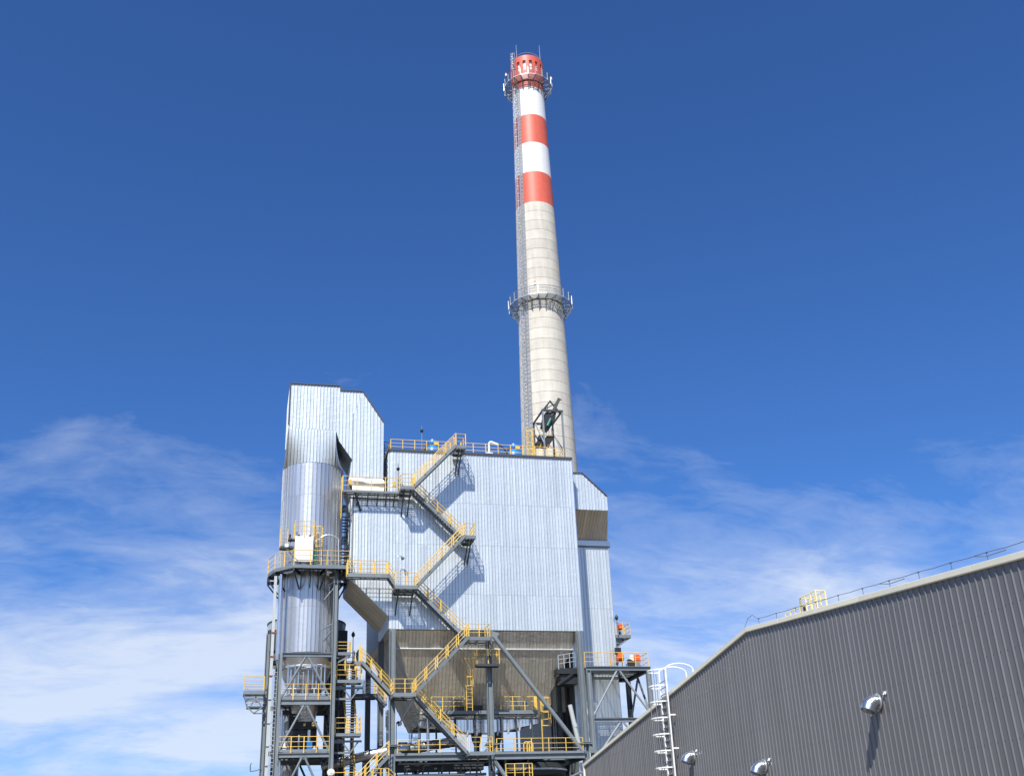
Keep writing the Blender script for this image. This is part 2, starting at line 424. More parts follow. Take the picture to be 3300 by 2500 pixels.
def chim_platform(z, Rp, n, drop, off):
    ri = cr(z) + 0.02
    fr = MB(); ring = []
    for i in range(n + 1):
        a = 2 * math.pi * (i + off) / n; ring.append((math.cos(a), math.sin(a)))
    def P(k, r, zz): return V(CX + ring[k][0] * r, CY + ring[k][1] * r, zz)
    gr = MB(); rails = MB(); toe = MB()
    for k in range(n):
        bk = MB()
        bk.bar(P(k, ri - 0.05, z - 0.1), P(k, Rp, z - 0.1), 0.07, 0.12)
        bk.bar(P(k, ri - 0.05, z - drop), P(k, Rp - 0.08, z - 0.16), 0.075, 0.075)
        bk.bar(P(k, ri, z - drop - 0.15), P(k, ri, z), 0.08, 0.06)
        bk.build('platform_bracket', 'steel', ch)
        toe.bar(P(k, Rp, z + 0.02), P(k + 1, Rp, z + 0.02), 0.03, 0.13)
        fr.bar(P(k, ri + 0.06, z - 0.12), P(k + 1, ri + 0.06, z - 0.12), 0.06, 0.1)
        for j in range(9):
            r = ri + 0.1 + (Rp - ri - 0.15) * (j + 0.5) / 9; gr.bar(P(k, r, z - 0.03), P(k + 1, r, z - 0.03), 0.032, 0.03)
        rails.bar(P(k, Rp, z + 1.2), P(k + 1, Rp, z + 1.2), 0.06, 0.06)
        for hh in (0.45, 0.82): rails.bar(P(k, Rp, z + hh), P(k + 1, Rp, z + hh), 0.02, 0.035)
    fr.build('ring_beam', 'steel_dark', ch); gr.build('platform_grating', 'grating', ch)['kind'] = 'stuff'
    toe.each('toe_board', 'galv', ch); rl = rails.build('handrail', 'steel', ch)
    pm = mesh_of('chimney_post', MB().box(-0.06, 0.06, -0.05, 0.05, -0.1, 1.2), 'galv')
    for k in range(n): place('post', pm, rl, P(k, Rp + 0.03, z), 2 * math.pi * (k + off) / n + math.pi / 2)
chim_platform(69.1, 4.2, 22, 1.9, 0.32)
chim_platform(105.4, 3.48, 20, 1.9, 0.2)
def cdir(phi): return V(-math.sin(R(phi)), -math.cos(R(phi)), 0)
u = cdir(62); sd = V(u.y, -u.x, 0)
caged_ladder(ch, V(CX, CY, 30) + u * (cr(30) + 0.18), V(CX, CY, 104.5) + u * (cr(104.5) + 0.22), u, sd, w=0.5, m='galv', cage0=3, hoop=1.2, depth=0.5, r=0.034, rung=0.5)
caged_ladder(ch, V(CX, CY, 105.5) + u * (RC + 0.2), V(CX, CY, 110.6) + u * (RC + 0.2), u, sd, w=0.42, m='galv', cage0=2, hoop=0.9, depth=0.45, r=0.026, rung=0.4)
u = cdir(52); sd = V(u.y, -u.x, 0)
tr = MB(); pa = V(CX, CY, 30) + u * (cr(30) + 0.14); pb = V(CX, CY, 104) + u * (cr(104) + 0.14)
for k in (-1, 0, 1): tr.bar(pa + sd * 0.2 * k, pb + sd * 0.2 * k, 0.05, 0.1)
for i in range(120):
    q = pa.lerp(pb, (i + 0.5) / 120); tr.bar(q - sd * 0.22, q + sd * 0.22, 0.05, 0.1)
    if i % 4 == 0: tr.bar(q, q + sd * 0.55, 0.05, 0.05)
tr.build('cable_tray', 'galv', ch)
for phi, zz, rr in ((24, 70.35, 4.2), (78, 106.7, 3.48), (-70, 106.7, 3.48)):
    p = V(CX, CY, zz) + cdir(phi) * rr
    wl = MB().tube(p, p + V(0, 0, 0.35), 0.14, 10).build('warning_light', 'white_paint', ch)
    MB().lathe(p, [(0.13, 0.35), (0.12, 0.5), (0.06, 0.58), (0.001, 0.6)], 10).build('lens', 'orange', wl)

# ------------------------------------------------------------------ boiler house
YB = 92.0
bh = thing('boiler_house', 'large boiler house clad in silver vertical metal sheets above a brown-tinted hopper', 'building', (21, 100, 0))
XA, XL, XR, ZB, ZT = 8.85, 12.15, 29.72, 20.95, 37.45
MB().box(XL, XR, YB + 0.004, 109, ZB + 0.01, ZT).build('wall_core', 'steel', bh)
MB().add([(XA,YB+0.004,25.25),(XL,YB+0.004,22.05),(XL,YB+0.004,33.1),(XA,YB+0.004,33.1),(XA,99,25.25),(XL,99,22.05),(XL,99,33.1),(XA,99,33.1)],
         [(0,1,2,3),(4,7,6,5),(0,3,7,4),(0,4,5,1),(3,2,6,7)]).build('wall_core', 'steel', bh)
ex, ez, ny = (1,0,0), (0,0,1), (0,-1,0)
clad(bh, (0, YB, 0), ex, ez, ny, [(XL, ZB), (XR, ZB), (XR, ZT), (XL, ZT)], 0.285, cuts=(24.1, 28.6, 32.6), stag=0.0)
clad(bh, (0, YB, 0), ex, ez, ny, [(XA + 0.25, 25.0), (XL - 0.02, 22.05), (XL - 0.02, 33.1), (XA + 0.25, 33.1)], 0.285)
# curved corner sheets and the left flank
for k in range(4):
    a0 = math.pi + k * math.pi / 8; a1 = a0 + math.pi / 8
    c = (XA + 0.25, YB + 0.25)
    pts = [(c[0] + 0.29 * math.cos(a), c[1] + 0.29 * math.sin(a)) for a in (a0, a1)]
    MB().add([(*pts[0], 25.3), (*pts[1], 25.15), (*pts[1], 33.1), (*pts[0], 33.1)], [(0, 1, 2, 3)]).build('corner_sheet', 'clad', bh)
clad(bh, (XA, 0, 0), (0,1,0), ez, (-1,0,0), [(YB + 0.27, 25.25), (99, 25.25), (99, 33.1), (YB + 0.27, 33.1)], 0.3)
clad(bh, (XL - 0.0, 0, 0), (0,1,0), ez, (-1,0,0), [(YB, 33.2), (109, 33.2), (109, ZT), (YB, ZT)], 0.3)
# sloping soffit under the left bay
sl_ = V(XL - XA, 0, 22.05 - 25.25); L = sl_.length
clad(bh, (XA, YB, 25.25), (0,1,0), sl_, (-0.695, 0, -0.719), [(0, 0), (7, 0), (7, L), (0, L)], 0.3, m='clad_ground_tint', name='soffit_panel', rib=0.03)
MB().add([(XL-0.03,YB,22.05),(XL-0.03,99,22.05),(XL-0.03,99,20.95),(XL-0.03,YB,20.95)], [(0,1,2,3)]).build('flank_sheet', 'clad', bh)
MB().box(XL - 0.08, XR + 0.08, YB - 0.16, YB - 0.06, ZT - 0.02, ZT + 0.2).box(XL - 0.1, XL - 0.06, YB - 0.06, 109, ZT - 0.02, ZT + 0.2).each('roof_trim', 'trim_dark', bh)
MB().box(XL - 0.05, XR + 0.05, YB - 0.055, 109, ZT + 0.01, ZT + 0.16).build('roof_deck', 'galv', bh)
MB().box(XR, XR + 0.07, YB - 0.075, YB + 0.6, ZB, ZT - 0.05).build('corner_trim', 'silver', bh)
MB().box(XA, XL, YB - 0.05, 99, 33.1, 33.16).build('roof_deck', 'galv', bh)
# hopper: four sloping clad faces narrowing downwards
hz0, hz1 = 20.94, 13.55
T_ = dict(x0=12.75, x1=29.6, y0=92.35, y1=108); B_ = dict(x0=15.55, x1=25.9, y0=95.3, y1=103)
fv = V(0, B_['y0'] - T_['y0'], hz1 - hz0); FL = fv.length; fn = V(0, -abs(hz1 - hz0), -(B_['y0'] - T_['y0'])).normalized()
clad(bh, (0, T_['y0'], hz0), ex, fv, fn, [(T_['x0'], 0), (T_['x1'], 0), (B_['x1'], FL), (B_['x0'], FL)], 0.31, m='clad_ground_tint', cuts=(2.2, 5.0), stag=0.35, name='hopper_panel', gap_=0.022, rib=0.025, wob=0.008)
lv = V(B_['x0'] - T_['x0'], 0, hz1 - hz0); LL = lv.length; ln = V(-abs(hz1 - hz0), 0, -(B_['x0'] - T_['x0'])).normalized()
clad(bh, (T_['x0'], 0, hz0), (0,1,0), lv, ln, [(T_['y0'], 0), (T_['y1'], 0), (B_['y1'], LL), (B_['y0'], LL)], 0.5, m='clad_ground_tint', name='hopper_panel', rib=0.035)
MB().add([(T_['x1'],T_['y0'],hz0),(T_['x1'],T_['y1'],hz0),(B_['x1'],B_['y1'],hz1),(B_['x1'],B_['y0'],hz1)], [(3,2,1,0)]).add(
         [(T_['x0'],T_['y1'],hz0),(T_['x1'],T_['y1'],hz0),(B_['x1'],B_['y1'],hz1),(B_['x0'],B_['y1'],hz1)], [(0,1,2,3)]).each('hopper_shell', 'clad_ground_tint', bh)
MB().add([(XL,YB,20.945),(XR,YB,20.945),(XR,109,20.945),(XL,109,20.945)], [(3,2,1,0)]).build('soffit', 'clad', bh)
MB().tube((12.8, 92.8, 19.42), (29.0, 92.8, 19.42), 0.09, 8).build('hopper_stiffener', 'galv', bh)

# ------------------------------------------------------------------ round clad tower with the overhead duct
TX, TY = 5.4, 95.0
tw = thing('scrubber_tower', 'round silver clad tower with a boxy hood bending over into the boiler roof', 'tower', (TX, TY, 0))
NP = 46
def round_panels(z0, z1, r, name='cladding_panel', n=NP):
    da = 2 * math.pi / n; mb = MB(); seg = 2
    for k in range(seg + 1):
        a = da * 0.90 * k / seg
        for zz in (z0, z1): mb.v.append(V(r * math.cos(a), r * math.sin(a), zz))
    mb.f += [(2*k, 2*k+2, 2*k+3, 2*k+1) for k in range(seg)]
    u0 = V(1, 0, 0)
    mb.add([V(r - 0.01, 0.0, z0), V(r + 0.06, 0.0, z0), V(r + 0.06, 0.045, z0), V(r - 0.01, 0.045, z0),
            V(r - 0.01, 0.0, z1), V(r + 0.06, 0.0, z1), V(r + 0.06, 0.045, z1), V(r - 0.01, 0.045, z1)],
           [(0,1,5,4),(1,2,6,5),(2,3,7,6),(0,3,2,1),(4,5,6,7)])
    me = bpy.data.meshes.new(name); me.from_pydata(mb.v, [], mb.f); me.materials.append(M['clad_round'])
    me.polygons.foreach_set('use_smooth', [i < seg for i in range(len(me.polygons))]); me.update()
    for i in range(n): place(name, me, tw, (TX, TY, 0), da * i + random.uniform(-0.004, 0.004))
MB().lathe((TX, TY, 0), [(2.55, 19.05), (2.55, 26.6), (2.69, 26.6), (2.69, 36.1)], 64).build('tower_core', 'steel', tw, True)
round_panels(19.05, 22.9, 2.60); round_panels(22.91, 26.6, 2.60)
round_panels(26.6, 33.0, 2.74); round_panels(33.01, 36.1, 2.74)
# hood: rectangular box over the cylinder, lofted into it
HX0, HX1, HY0, HY1 = 2.88, 7.17, 92.2, 97.8
def rect_pt(i, n):
    a = 2 * math.pi * i / n; dx, dy = math.cos(a), math.sin(a)
    cx_, cy_ = (HX0 + HX1) / 2, (HY0 + HY1) / 2; hx, hy = (HX1 - HX0) / 2, (HY1 - HY0) / 2
    k = min(hx / abs(dx) if abs(dx) > 1e-6 else 1e9, hy / abs(dy) if abs(dy) > 1e-6 else 1e9)
    return V(cx_ + dx * k, cy_ + dy * k, 0)
# the flat front keeps its upright seams; its foot bends back onto the cylinder and the flanks flare out to it
ZS0, ZS1, RT = 36.1, 39.3, 2.76
YF = HY0 - 0.045
top, bot = [], []
nf = 15
aL = math.asin((HX0 - TX) / RT); aR = math.asin((HX1 - TX) / RT)
for k in range(nf + 1):
    x = HX0 + (HX1 - HX0) * k / nf; top.append(V(x, YF, 0)); bot.append(V(x, TY - math.sqrt(RT * RT - (x - TX) ** 2), 0))
n_s, n_b = 12, 12
a_end = math.pi - 0.75
for k in range(1, n_s + 1):
    a = aR + (a_end - aR) * k / n_s; top.append(V(HX1, YF + (HY1 - YF) * k / n_s, 0)); bot.append(V(TX + RT * math.sin(a), TY - RT * math.cos(a), 0))
a_left = -math.pi + 0.75 + 2 * math.pi
for k in range(1, n_b + 1):
    a = a_end + (a_left - a_end) * k / n_b; top.append(V(HX1 + (HX0 - HX1) * k / n_b, HY1, 0)); bot.append(V(TX + RT * math.sin(a), TY - RT * math.cos(a), 0))
for k in range(1, n_s + 1):
    a = a_left + (aL + 2 * math.pi - a_left) * k / n_s; top.append(V(HX0, HY1 + (YF - HY1) * k / n_s, 0)); bot.append(V(TX + RT * math.sin(a), TY - RT * math.cos(a), 0))
ST = 14
def loft(i, f, j, ins=0.0):
    p0 = bot[i].lerp(bot[i + 1], j); p1 = top[i].lerp(top[i + 1], j); e = f ** 0.62 if i >= nf else 1 - (1 - f) ** 2.2
    p = p0.lerp(p1, e); c = V((HX0 + HX1) / 2, TY, 0); d = (c - p); d.z = 0
    p = p + d.normalized() * ins; return V(p.x, p.y, ZS0 + (ZS1 - ZS0) * f)
mb = MB()
for i in range(len(top) - 1):
    for j in range(ST):
        mb.add([loft(i, j / ST, 0, 0.05), loft(i, j / ST, 1, 0.05), loft(i, (j + 1) / ST, 1, 0.05), loft(i, (j + 1) / ST, 0, 0.05)], [(0, 1, 2, 3)])
mb.build('transition_core', 'steel', tw)
for i in range(len(top) - 1):
    mb = MB()
    for j in range(ST + 1):
        for q in (0.12, 1.0): mb.v.append(loft(i, j / ST, q))
    mb.f += [(2*j, 2*j+1, 2*j+3, 2*j+2) for j in range(ST)]
    dd = (top[i + 1] - top[i]).normalized(); o_ = V(dd.y, -dd.x, 0)
    for j in range(ST): mb.bar(loft(i, j / ST, 0.92) + o_ * 0.02, loft(i, (j + 1) / ST, 0.92) + o_ * 0.02, 0.045, 0.06, o_)
    o = mb.build('transition_panel', 'clad' if i < nf else 'clad_round', tw)
    o.data.polygons.foreach_set('use_smooth', [k < ST for k in range(len(o.data.polygons))])
def core(poly, y0, y1, m='steel', name='hood_core'):
    k = len(poly)
    MB().add([(x, y0 + 0.004, z) for x, z in poly] + [(x, y1, z) for x, z in poly],
             [tuple(range(k)), tuple(range(k, 2*k))[::-1]] + [(i, k + i, k + (i+1) % k, (i+1) % k) for i in range(k)]).build(name, m, tw)
core([(HX0, 39.3), (HX1, 39.3), (7.44, 38.3), (7.44, 43.7), (HX0, 43.7)], HY0, HY1)
core([(7.44, 38.3), (8.73, 36.43), (8.73, 34.75), (11.58, 34.75), (11.58, 40.24), (9.58, 43.28), (7.44, 43.28)], HY0, 96.6)
clad(tw, (0, HY0, 0), ex, ez, ny, [(HX0, 39.3), (HX1, 39.3), (7.44, 38.3), (7.44, 43.7), (HX0, 43.7)], 0.3)
clad(tw, (0, HY0, 0), ex, ez, ny, [(7.44, 38.28), (8.73, 36.43), (8.73, 41.0), (9.58, 43.28), (7.44, 43.28)], 0.3)
clad(tw, (0, HY0, 0), ex, ez, ny, [(8.74, 34.75), (11.58, 34.75), (11.58, 40.24), (9.58, 43.28), (8.74, 41.03)], 0.3)
clad(tw, (HX0, 0, 0), (0,1,0), ez, (-1,0,0), [(HY0, 39.3), (HY1, 39.3), (HY1, 43.7), (HY0, 43.7)], 0.35)
clad(tw, (8.73, 0, 0), (0,1,0), ez, (-1,0,0), [(HY0, 34.75), (96.6, 34.75), (96.6, 36.4), (HY0, 36.4)], 0.35)
def strip(pts, name='hood_trim', m='trim_dark', y=HY0 - 0.09, w=0.1):
    mb = MB()
    for a, b in zip(pts[:-1], pts[1:]): mb.bar((a[0], y, a[1]), (b[0], y, b[1]), 0.12, w, (0, -1, 0) if False else (0, 0, 1))
    mb.build(name, m, tw)
strip([(HX0 - 0.05, 39.6), (HX0 - 0.05, 43.76), (7.46, 43.80), (7.50, 43.34), (9.58, 43.38), (11.64, 40.26)])
MB().box(HX0 - 0.06, 7.5, HY0 - 0.05, HY1, 43.71, 43.8).box(7.51, 9.5, HY0 - 0.05, 96.6, 43.29, 43.36).each('hood_roof', 'trim_dark', tw)
# expansion joint: pale fabric cuff where the duct meets the boiler
ej = MB(); prof = [(8.8, 11.5, 34.74), (8.45, 11.62, 34.55), (8.35, 11.72, 34.25), (8.62, 11.62, 33.95), (8.75, 11.68, 33.9), (8.78, 11.62, 33.17)]
yo = [0.0, -0.22, -0.3, -0.1, -0.12, -0.06]
for (xa, xb, zz), dy in zip(prof, yo):
    n = 14
    for i in range(n + 1):
        f = i / n; ej.v.append(V(xa + (xb - xa) * f, HY0 + dy + 0.07 * math.sin(9 * f + zz * 3) * (1 if dy < -0.15 else 0.2), zz + (0.09 * math.sin(5 * f + 1.0) if dy < -0.15 else 0)))
n = 15
for r_ in range(len(prof) - 1): ej.f += [(r_*n + i, r_*n + n + i, r_*n + n + i + 1, r_*n + i + 1) for i in range(n - 1)]
cuff = ej.build('expansion_joint', 'fabric', tw, True)
MB().add([(8.35, HY0 - 0.2, 34.3), (8.78, HY0, 33.17), (8.78, 96.5, 33.17), (8.35, 96.5, 34.3)], [(0,1,2,3)]).add([(8.8, HY0, 34.74), (8.35, HY0 - 0.2, 34.3), (8.35, 96.5, 34.3), (8.8, 96.5, 34.74)], [(0,1,2,3)]).build('joint_side', 'fabric', cuff)
# cone below the cylinder
MB().lathe((TX, TY, 0), [(2.58, 19.04), (2.3, 18.2), (1.55, 16.2), (1.0, 14.2), (0.85, 12.6), (0.85, 11.6)], 40).build('bottom_cone', 'clad_round', tw, True)
MB().lathe((TX, TY, 0), [(2.36, 18.05), (2.42, 18.0), (2.42, 17.85), (2.3, 17.8)], 40).build('cone_ring', 'galv', tw)
# ------------------------------------------------------------------ zig-zag outside staircase on the boiler front
Y0, Y1, Y2, Y3 = 89.5, 90.42, 90.55, 91.47
st = thing('outside_staircase', 'zigzag steel staircase with yellow handrails climbing the silver boiler front', 'staircase', (16.5, 90.5, 0))
OUTER = [((14.05, 33.22), (17.94, 37.38)), ((14.29, 24.2), (18.62, 28.83)), ((14.12, 15.2), (18.72, 19.87))]
INNER = [((18.62, 28.83), (14.05, 33.22)), ((18.72, 19.87), (14.29, 24.2)), ((18.6, 10.5), (14.12, 15.2))]
for (a, b) in OUTER: flight(st, (a[0], Y0, a[1]), (b[0], Y0, b[1]), (0,1,0), Y1 - Y0)
for (a, b) in INNER: flight(st, (a[0], Y2, a[1]), (b[0], Y2, b[1]), (0,1,0), Y3 - Y2)
def landing(x0, x1, z, ends, brk=True, y1=91.62):
    deck(st, x0, x1, Y0, y1, z, edge=0.3, joist=0.9)
    xs = x0 + 0.04 if ends == 'L' else x1 - 0.04
    xo = x1 if ends == 'L' else x0
    railing(st, [(xo, Y0 + 0.04, z), (xs, Y0 + 0.04, z), (xs, y1 - 0.1, z)] if True else [], sp=1.0)
    if brk:
        for x in (x0 + 0.35, x1 - 0.35):
            MB().bar((x, Y0 + 0.25, z - 0.28), (x, 91.93, z - 2.05), 0.1, 0.14).each('bracket', 'steel_dark', st)
        MB().box(x0 + 0.1, x1 - 0.1, Y0 + 0.4, Y0 + 0.5, z - 0.5, z - 0.3).box(x0 + 0.1, x1 - 0.1, 91.2, 91.3, z - 0.5, z - 0.3).each('bracket', 'steel_dark', st)
landing(12.85, 14.1, 33.22, 'L'); landing(17.9, 18.88, 37.38, 'R'); landing(18.58, 19.55, 28.83, 'R')
landing(12.35, 14.32, 24.2, 'L'); landing(12.25, 14.15, 15.2, 'L', False); landing(18.68, 20.62, 19.87, 'R', False); landing(18.55, 20.55, 10.5, 'R', False)
MB().bar((14.1, Y0 + 0.2, 14.95), (12.7, Y0 + 0.3, 12.6), 0.12, 0.14).bar((12.4, 91.0, 14.9), (13.6, 91.0, 14.9), 0.2, 0.25).each('bracket', 'steel_dark', st)
MB().bar((20.55, 90.2, 19.6), (20.9, 91.6, 18.5), 0.12, 0.12).bar((20.3, 89.6, 10.2), (20.8, 91.5, 9.2), 0.14, 0.14).each('bracket', 'steel_dark', st)

uw = thing('upper_walkway', 'high steel walkway with yellow rails passing in front of the white duct cuff', 'walkway', (10.4, 91.3, 33.1))
deck(uw, 7.8, 12.84, 90.8, 91.7, 33.08, edge=0.2, gr='grating')
railing(uw, [(7.8, 91.6, 33.08), (7.8, 90.84, 33.08), (12.9, 90.84, 33.08)], h=1.3, sp=1.28)
for x in (9.2, 10.1, 11.0, 11.75, 12.5):
    MB().bar((x, 90.95, 32.9), (x, 91.95, 32.0), 0.09, 0.12).each('bracket', 'steel_dark', uw)
MB().bar((8.9, 90.9, 32.85), (9.55, 91.9, 31.5), 0.13, 0.13).bar((8.5, 91.9, 32.7), (13.0, 91.9, 32.7), 0.1, 0.1).each('bracket', 'steel_dark', uw)
caged_ladder(uw, (7.72, 91.1, 30.5), (7.72, 91.1, 34.3), (-1, 0, 0), (0, 1, 0), w=0.45, m='yellow', cage0=9)
for x in (8.3, 12.25):
    MB().box(x, x + 0.3, 90.68, 90.8, 33.55, 34.0).build('junction_box', 'yellow', uw)

lw = thing('tower_footbridge', 'level steel footbridge with yellow rails from the round platform to the zigzag stairs', 'footbridge', (10.1, 90.1, 25.2))
deck(lw, 8.3, 11.8, 89.6, 90.6, 25.2, edge=0.34, m='steel')
flight(lw, (12.4, 89.62, 24.22), (11.75, 89.62, 25.18), (0,1,0), 0.95)
for y in (89.64, 90.56): railing(lw, [(8.3, y, 25.2), (11.75, y, 25.2)], sp=1.15, pw=0.1)

gs = thing('gap_stair', 'dark open tread stair in the gap between round tower and boiler', 'staircase', (8.3, 94.5, 27))
for i in range(4):
    za = 27.2 + i * 1.5; fl = 1 if i % 2 else -1
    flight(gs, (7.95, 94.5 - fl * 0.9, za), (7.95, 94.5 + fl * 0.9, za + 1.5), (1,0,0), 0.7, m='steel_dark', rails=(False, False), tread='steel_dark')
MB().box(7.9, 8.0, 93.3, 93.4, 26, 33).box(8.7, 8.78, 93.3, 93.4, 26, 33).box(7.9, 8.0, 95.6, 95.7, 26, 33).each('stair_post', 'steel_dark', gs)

# ------------------------------------------------------------------ platform round the tower, with the cabinet standing on it
rp = thing('tower_platform', 'angular steel platform with yellow rails wrapped around the round silver tower', 'platform', (TX, TY, 26))
edge = [(1.75, 96.2), (1.75, 94.2), (2.25, 92.4), (3.8, 90.75), (6.6, 90.75), (8.55, 90.75), (8.75, 92.6), (8.75, 96)]
ZP = 26.12
inner = []
for x, y in edge:
    d = V(x - TX, y - TY, 0).normalized(); inner.append((TX + d.x * 2.8, TY + d.y * 2.8))
tb = MB(); gr = MB(); br = MB()
for i in range(len(edge) - 1):
    a, b, c, d = edge[i], edge[i+1], inner[i+1], inner[i]
    tb.bar((*a, ZP - 0.13), (*b, ZP - 0.13), 0.07, 0.30)
    gr.add([(*a, ZP - 0.03), (*b, ZP - 0.03), (*c, ZP - 0.03), (*d, ZP - 0.03)], [(0,1,2,3)])
tb.build('edge_beam', 'steel', rp); gr.build('deck_plate', 'grating', rp)
for i, (x, y) in enumerate(edge):
    br.bar((x, y, ZP - 0.35), (*inner[i], ZP - 0.35), 0.12, 0.3); br.bar((x, y, ZP - 0.45), (*inner[i], ZP - 1.75), 0.1, 0.12)
for x in (4.5, 5.3, 6.0, 7.3, 7.9):
    br.bar((x, 90.85, ZP - 0.35), (x, 92.5, ZP - 0.35), 0.12, 0.3); br.bar((x, 90.9, ZP - 0.4), (x, 92.45, ZP - 1.6), 0.09, 0.11)
br.each('bracket', 'steel_dark', rp)
railing(rp, [(x, y, ZP) for x, y in edge], h=1.3, sp=1.35, pw=0.08)
fc = thing('filter_cabinet', 'white box cabinet standing on the round tower platform, yellow guardrail on its roof', 'cabinet', (4.65, 92, ZP))
MB().box(3.84, 5.40, 91.3, 92.2, ZP + 0.45, 28.85).build('cabinet_body', 'white_paint', fc)
for x in (3.95, 5.3): MB().box(x - 0.06, x + 0.06, 91.4, 91.52, ZP, ZP + 0.45).box(x - 0.06, x + 0.06, 92.0, 92.12, ZP, ZP + 0.45).each('leg', 'steel', fc)
MB().tube((4.75, 91.6, ZP + 0.02), (4.75, 91.6, ZP + 0.3), 0.32, 14).tube((4.75, 91.6, ZP + 0.3), (4.75, 91.6, ZP + 0.36), 0.38, 14).build('outlet_flange', 'steel', fc)
for x in (4.15, 5.1): MB().box(x - 0.1, x + 0.1, 91.28, 91.4, 28.83, 28.93).build('lifting_lug', 'black', fc)
railing(fc, [(3.78, 92.2, 28.86), (3.78, 91.3, 28.86), (5.45, 91.3, 28.86), (5.45, 92.2, 28.86)], h=1.32, sp=0.8, toe=False)
caged_ladder(fc, (5.95, 92.0, 26.2), (5.95, 92.0, 29.8), (0,-1,0), (1,0,0), w=0.5, m='yellow', cage0=1.8, hoop=0.6, depth=0.6)
vp = thing('valve_platform', 'small yellow railed bracket platform with a valve left of the white cabinet', 'platform', (2.9, 92.0, 27.9))
deck(vp, 2.55, 3.75, 91.5, 92.3, 27.95, edge=0.2, m='steel_dark')
railing(vp, [(3.2, 91.52, 27.95), (2.58, 91.52, 27.95), (2.58, 92.3, 27.95)], h=1.5, sp=0.6, levels=(1.0, 0.75, 0.5, 0.25))
MB().tube((3.2, 91.7, 28.55), (3.85, 91.7, 28.55), 0.14, 10).tube((3.4, 91.7, 28.5), (3.4, 91.7, 29.05), 0.09, 8).tube((3.42, 91.58, 28.55), (3.5, 91.58, 28.55), 0.26, 12).build('valve', 'black', vp)
MB().box(2.98, 3.3, 91.3, 91.36, 27.8, 28.12).build('flood_lamp', 'lamp_glass', vp)
MB().bar((3.1, 91.5, 27.8), (3.8, 92.3, 27.2), 0.08).each('bracket', 'galv', vp)
tp = thing('curved_pipe', 'thin grey pipe arching out of the white cabinet over the platform rail', 'pipe', (6.5, 91.7, ZP))
pts = [V(5.4, 91.6, 28.4), V(5.75, 91.6, 28.5)] + [V(6.75 - 0.75 * math.cos(a) + (0.15 if a > 2.5 else 0), 91.5, 28.55 + 0.5 * math.sin(a)) for a in [0.5, 0.9, 1.3, 1.7, 2.1, 2.5, 2.9]] + [V(7.62, 91.5, 28.2), V(7.68, 91.5, ZP)]
MB().path(pts, 0.065, 8).build('bend', 'galv', tp, True)
MB().tube((5.66, 91.62, 26.2), (5.66, 91.62, 27.9), 0.1, 8).build('riser', 'green', tp)

# ------------------------------------------------------------------ steel frame that carries the round tower
tf = thing('tower_support_structure', 'grey steel braced frame with pipework standing under the round silver tower', 'steel frame', (5.2, 94.7, 0))
for x, y, zt in ((3.05, 91.5, 18.8), (7.47, 91.5, 26.0), (3.05, 98.2, 18.8), (7.47, 98.2, 18.8)):
    MB().ibeam((x, y, 0), (x, y, zt), 0.36, 0.36, 0.05).build('column', 'steel', tf)
for zb, dp in ((18.6, 0.34), (14.76, 0.42), (10.6, 0.36), (6.4, 0.36)):
    MB().ibeam((3.23, 91.5, zb), (7.29, 91.5, zb), 0.25, dp).build('beam', 'steel', tf)
    MB().ibeam((3.23, 98.2, zb), (7.29, 98.2, zb), 0.25, dp).build('beam', 'steel', tf)
    for x in (3.05, 7.47): MB().ibeam((x, 91.7, zb), (x, 98.0, zb), 0.25, dp).build('beam', 'steel', tf)
for z0, z1 in ((15.05, 18.4), (10.9, 14.5), (6.6, 10.4)):
    for s_ in (-1, 1):
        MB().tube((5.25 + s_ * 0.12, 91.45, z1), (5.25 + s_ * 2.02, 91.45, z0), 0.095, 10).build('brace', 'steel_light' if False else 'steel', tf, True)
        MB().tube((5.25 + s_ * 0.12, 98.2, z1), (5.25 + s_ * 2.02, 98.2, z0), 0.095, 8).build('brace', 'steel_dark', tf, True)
        MB().bar((3.05 if s_ < 0 else 7.47, 91.8, z0), (3.05 if s_ < 0 else 7.47, 98, z1), 0.14, 0.14).build('brace', 'steel_dark', tf)
    MB().box(4.95, 5.55, 91.43, 91.47, z1 - 0.12, z1 + 0.16).each('gusset', 'steel', tf)
    for s_ in (-1, 1): MB().box(5.25 + s_ * 2.0 - 0.16, 5.25 + s_ * 2.0 + 0.16, 91.52, 91.55, z0 - 0.16, z0 + 0.3).each('gusset', 'steel', tf)
deck(tf, 3.25, 7.28, 91.65, 98.0, 15.12, edge=0.2, m='steel', gr='steel_dark', gap=0.16)
deck(tf, 3.25, 7.28, 91.65, 98.0, 10.95, edge=0.2, m='steel', gr='steel_dark', gap=0.16)
deck(tf, 3.25, 7.28, 91.65, 98.0, 6.75, edge=0.2, m='steel', gr='steel_dark', gap=0.16)
MB().box(3.25, 7.27, 91.40, 91.43, 15.0, 15.22).box(3.25, 7.27, 91.40, 91.43, 10.84, 11.05).each('toe_board', 'steel', tf)
for z in (15.05, 10.88): railing(tf, [(3.2, 91.38, z), (7.3, 91.38, z)], h=1.15, sp=1.1, pw=0.075)
# column brackets towards the cylinder
for z in (24.55, 20.95):
    MB().bar((7.4, 91.6, z + 0.35), (6.55, 92.3, z), 0.1, 0.1).bar((7.4, 91.6, z - 0.1), (6.6, 92.35, z - 1.05), 0.08, 0.08).bar((6.95, 92.0, z + 0.1), (7.0, 92.0, z - 0.6), 0.07, 0.07).each('bracket', 'galv' if z > 22 else 'steel', tf)
MB().box(7.2, 7.75, 91.35, 91.7, 24.75, 24.9).bar((7.6, 91.5, 24.7), (8.2, 91.3, 25.3), 0.1).each('bracket', 'steel_dark', tf)
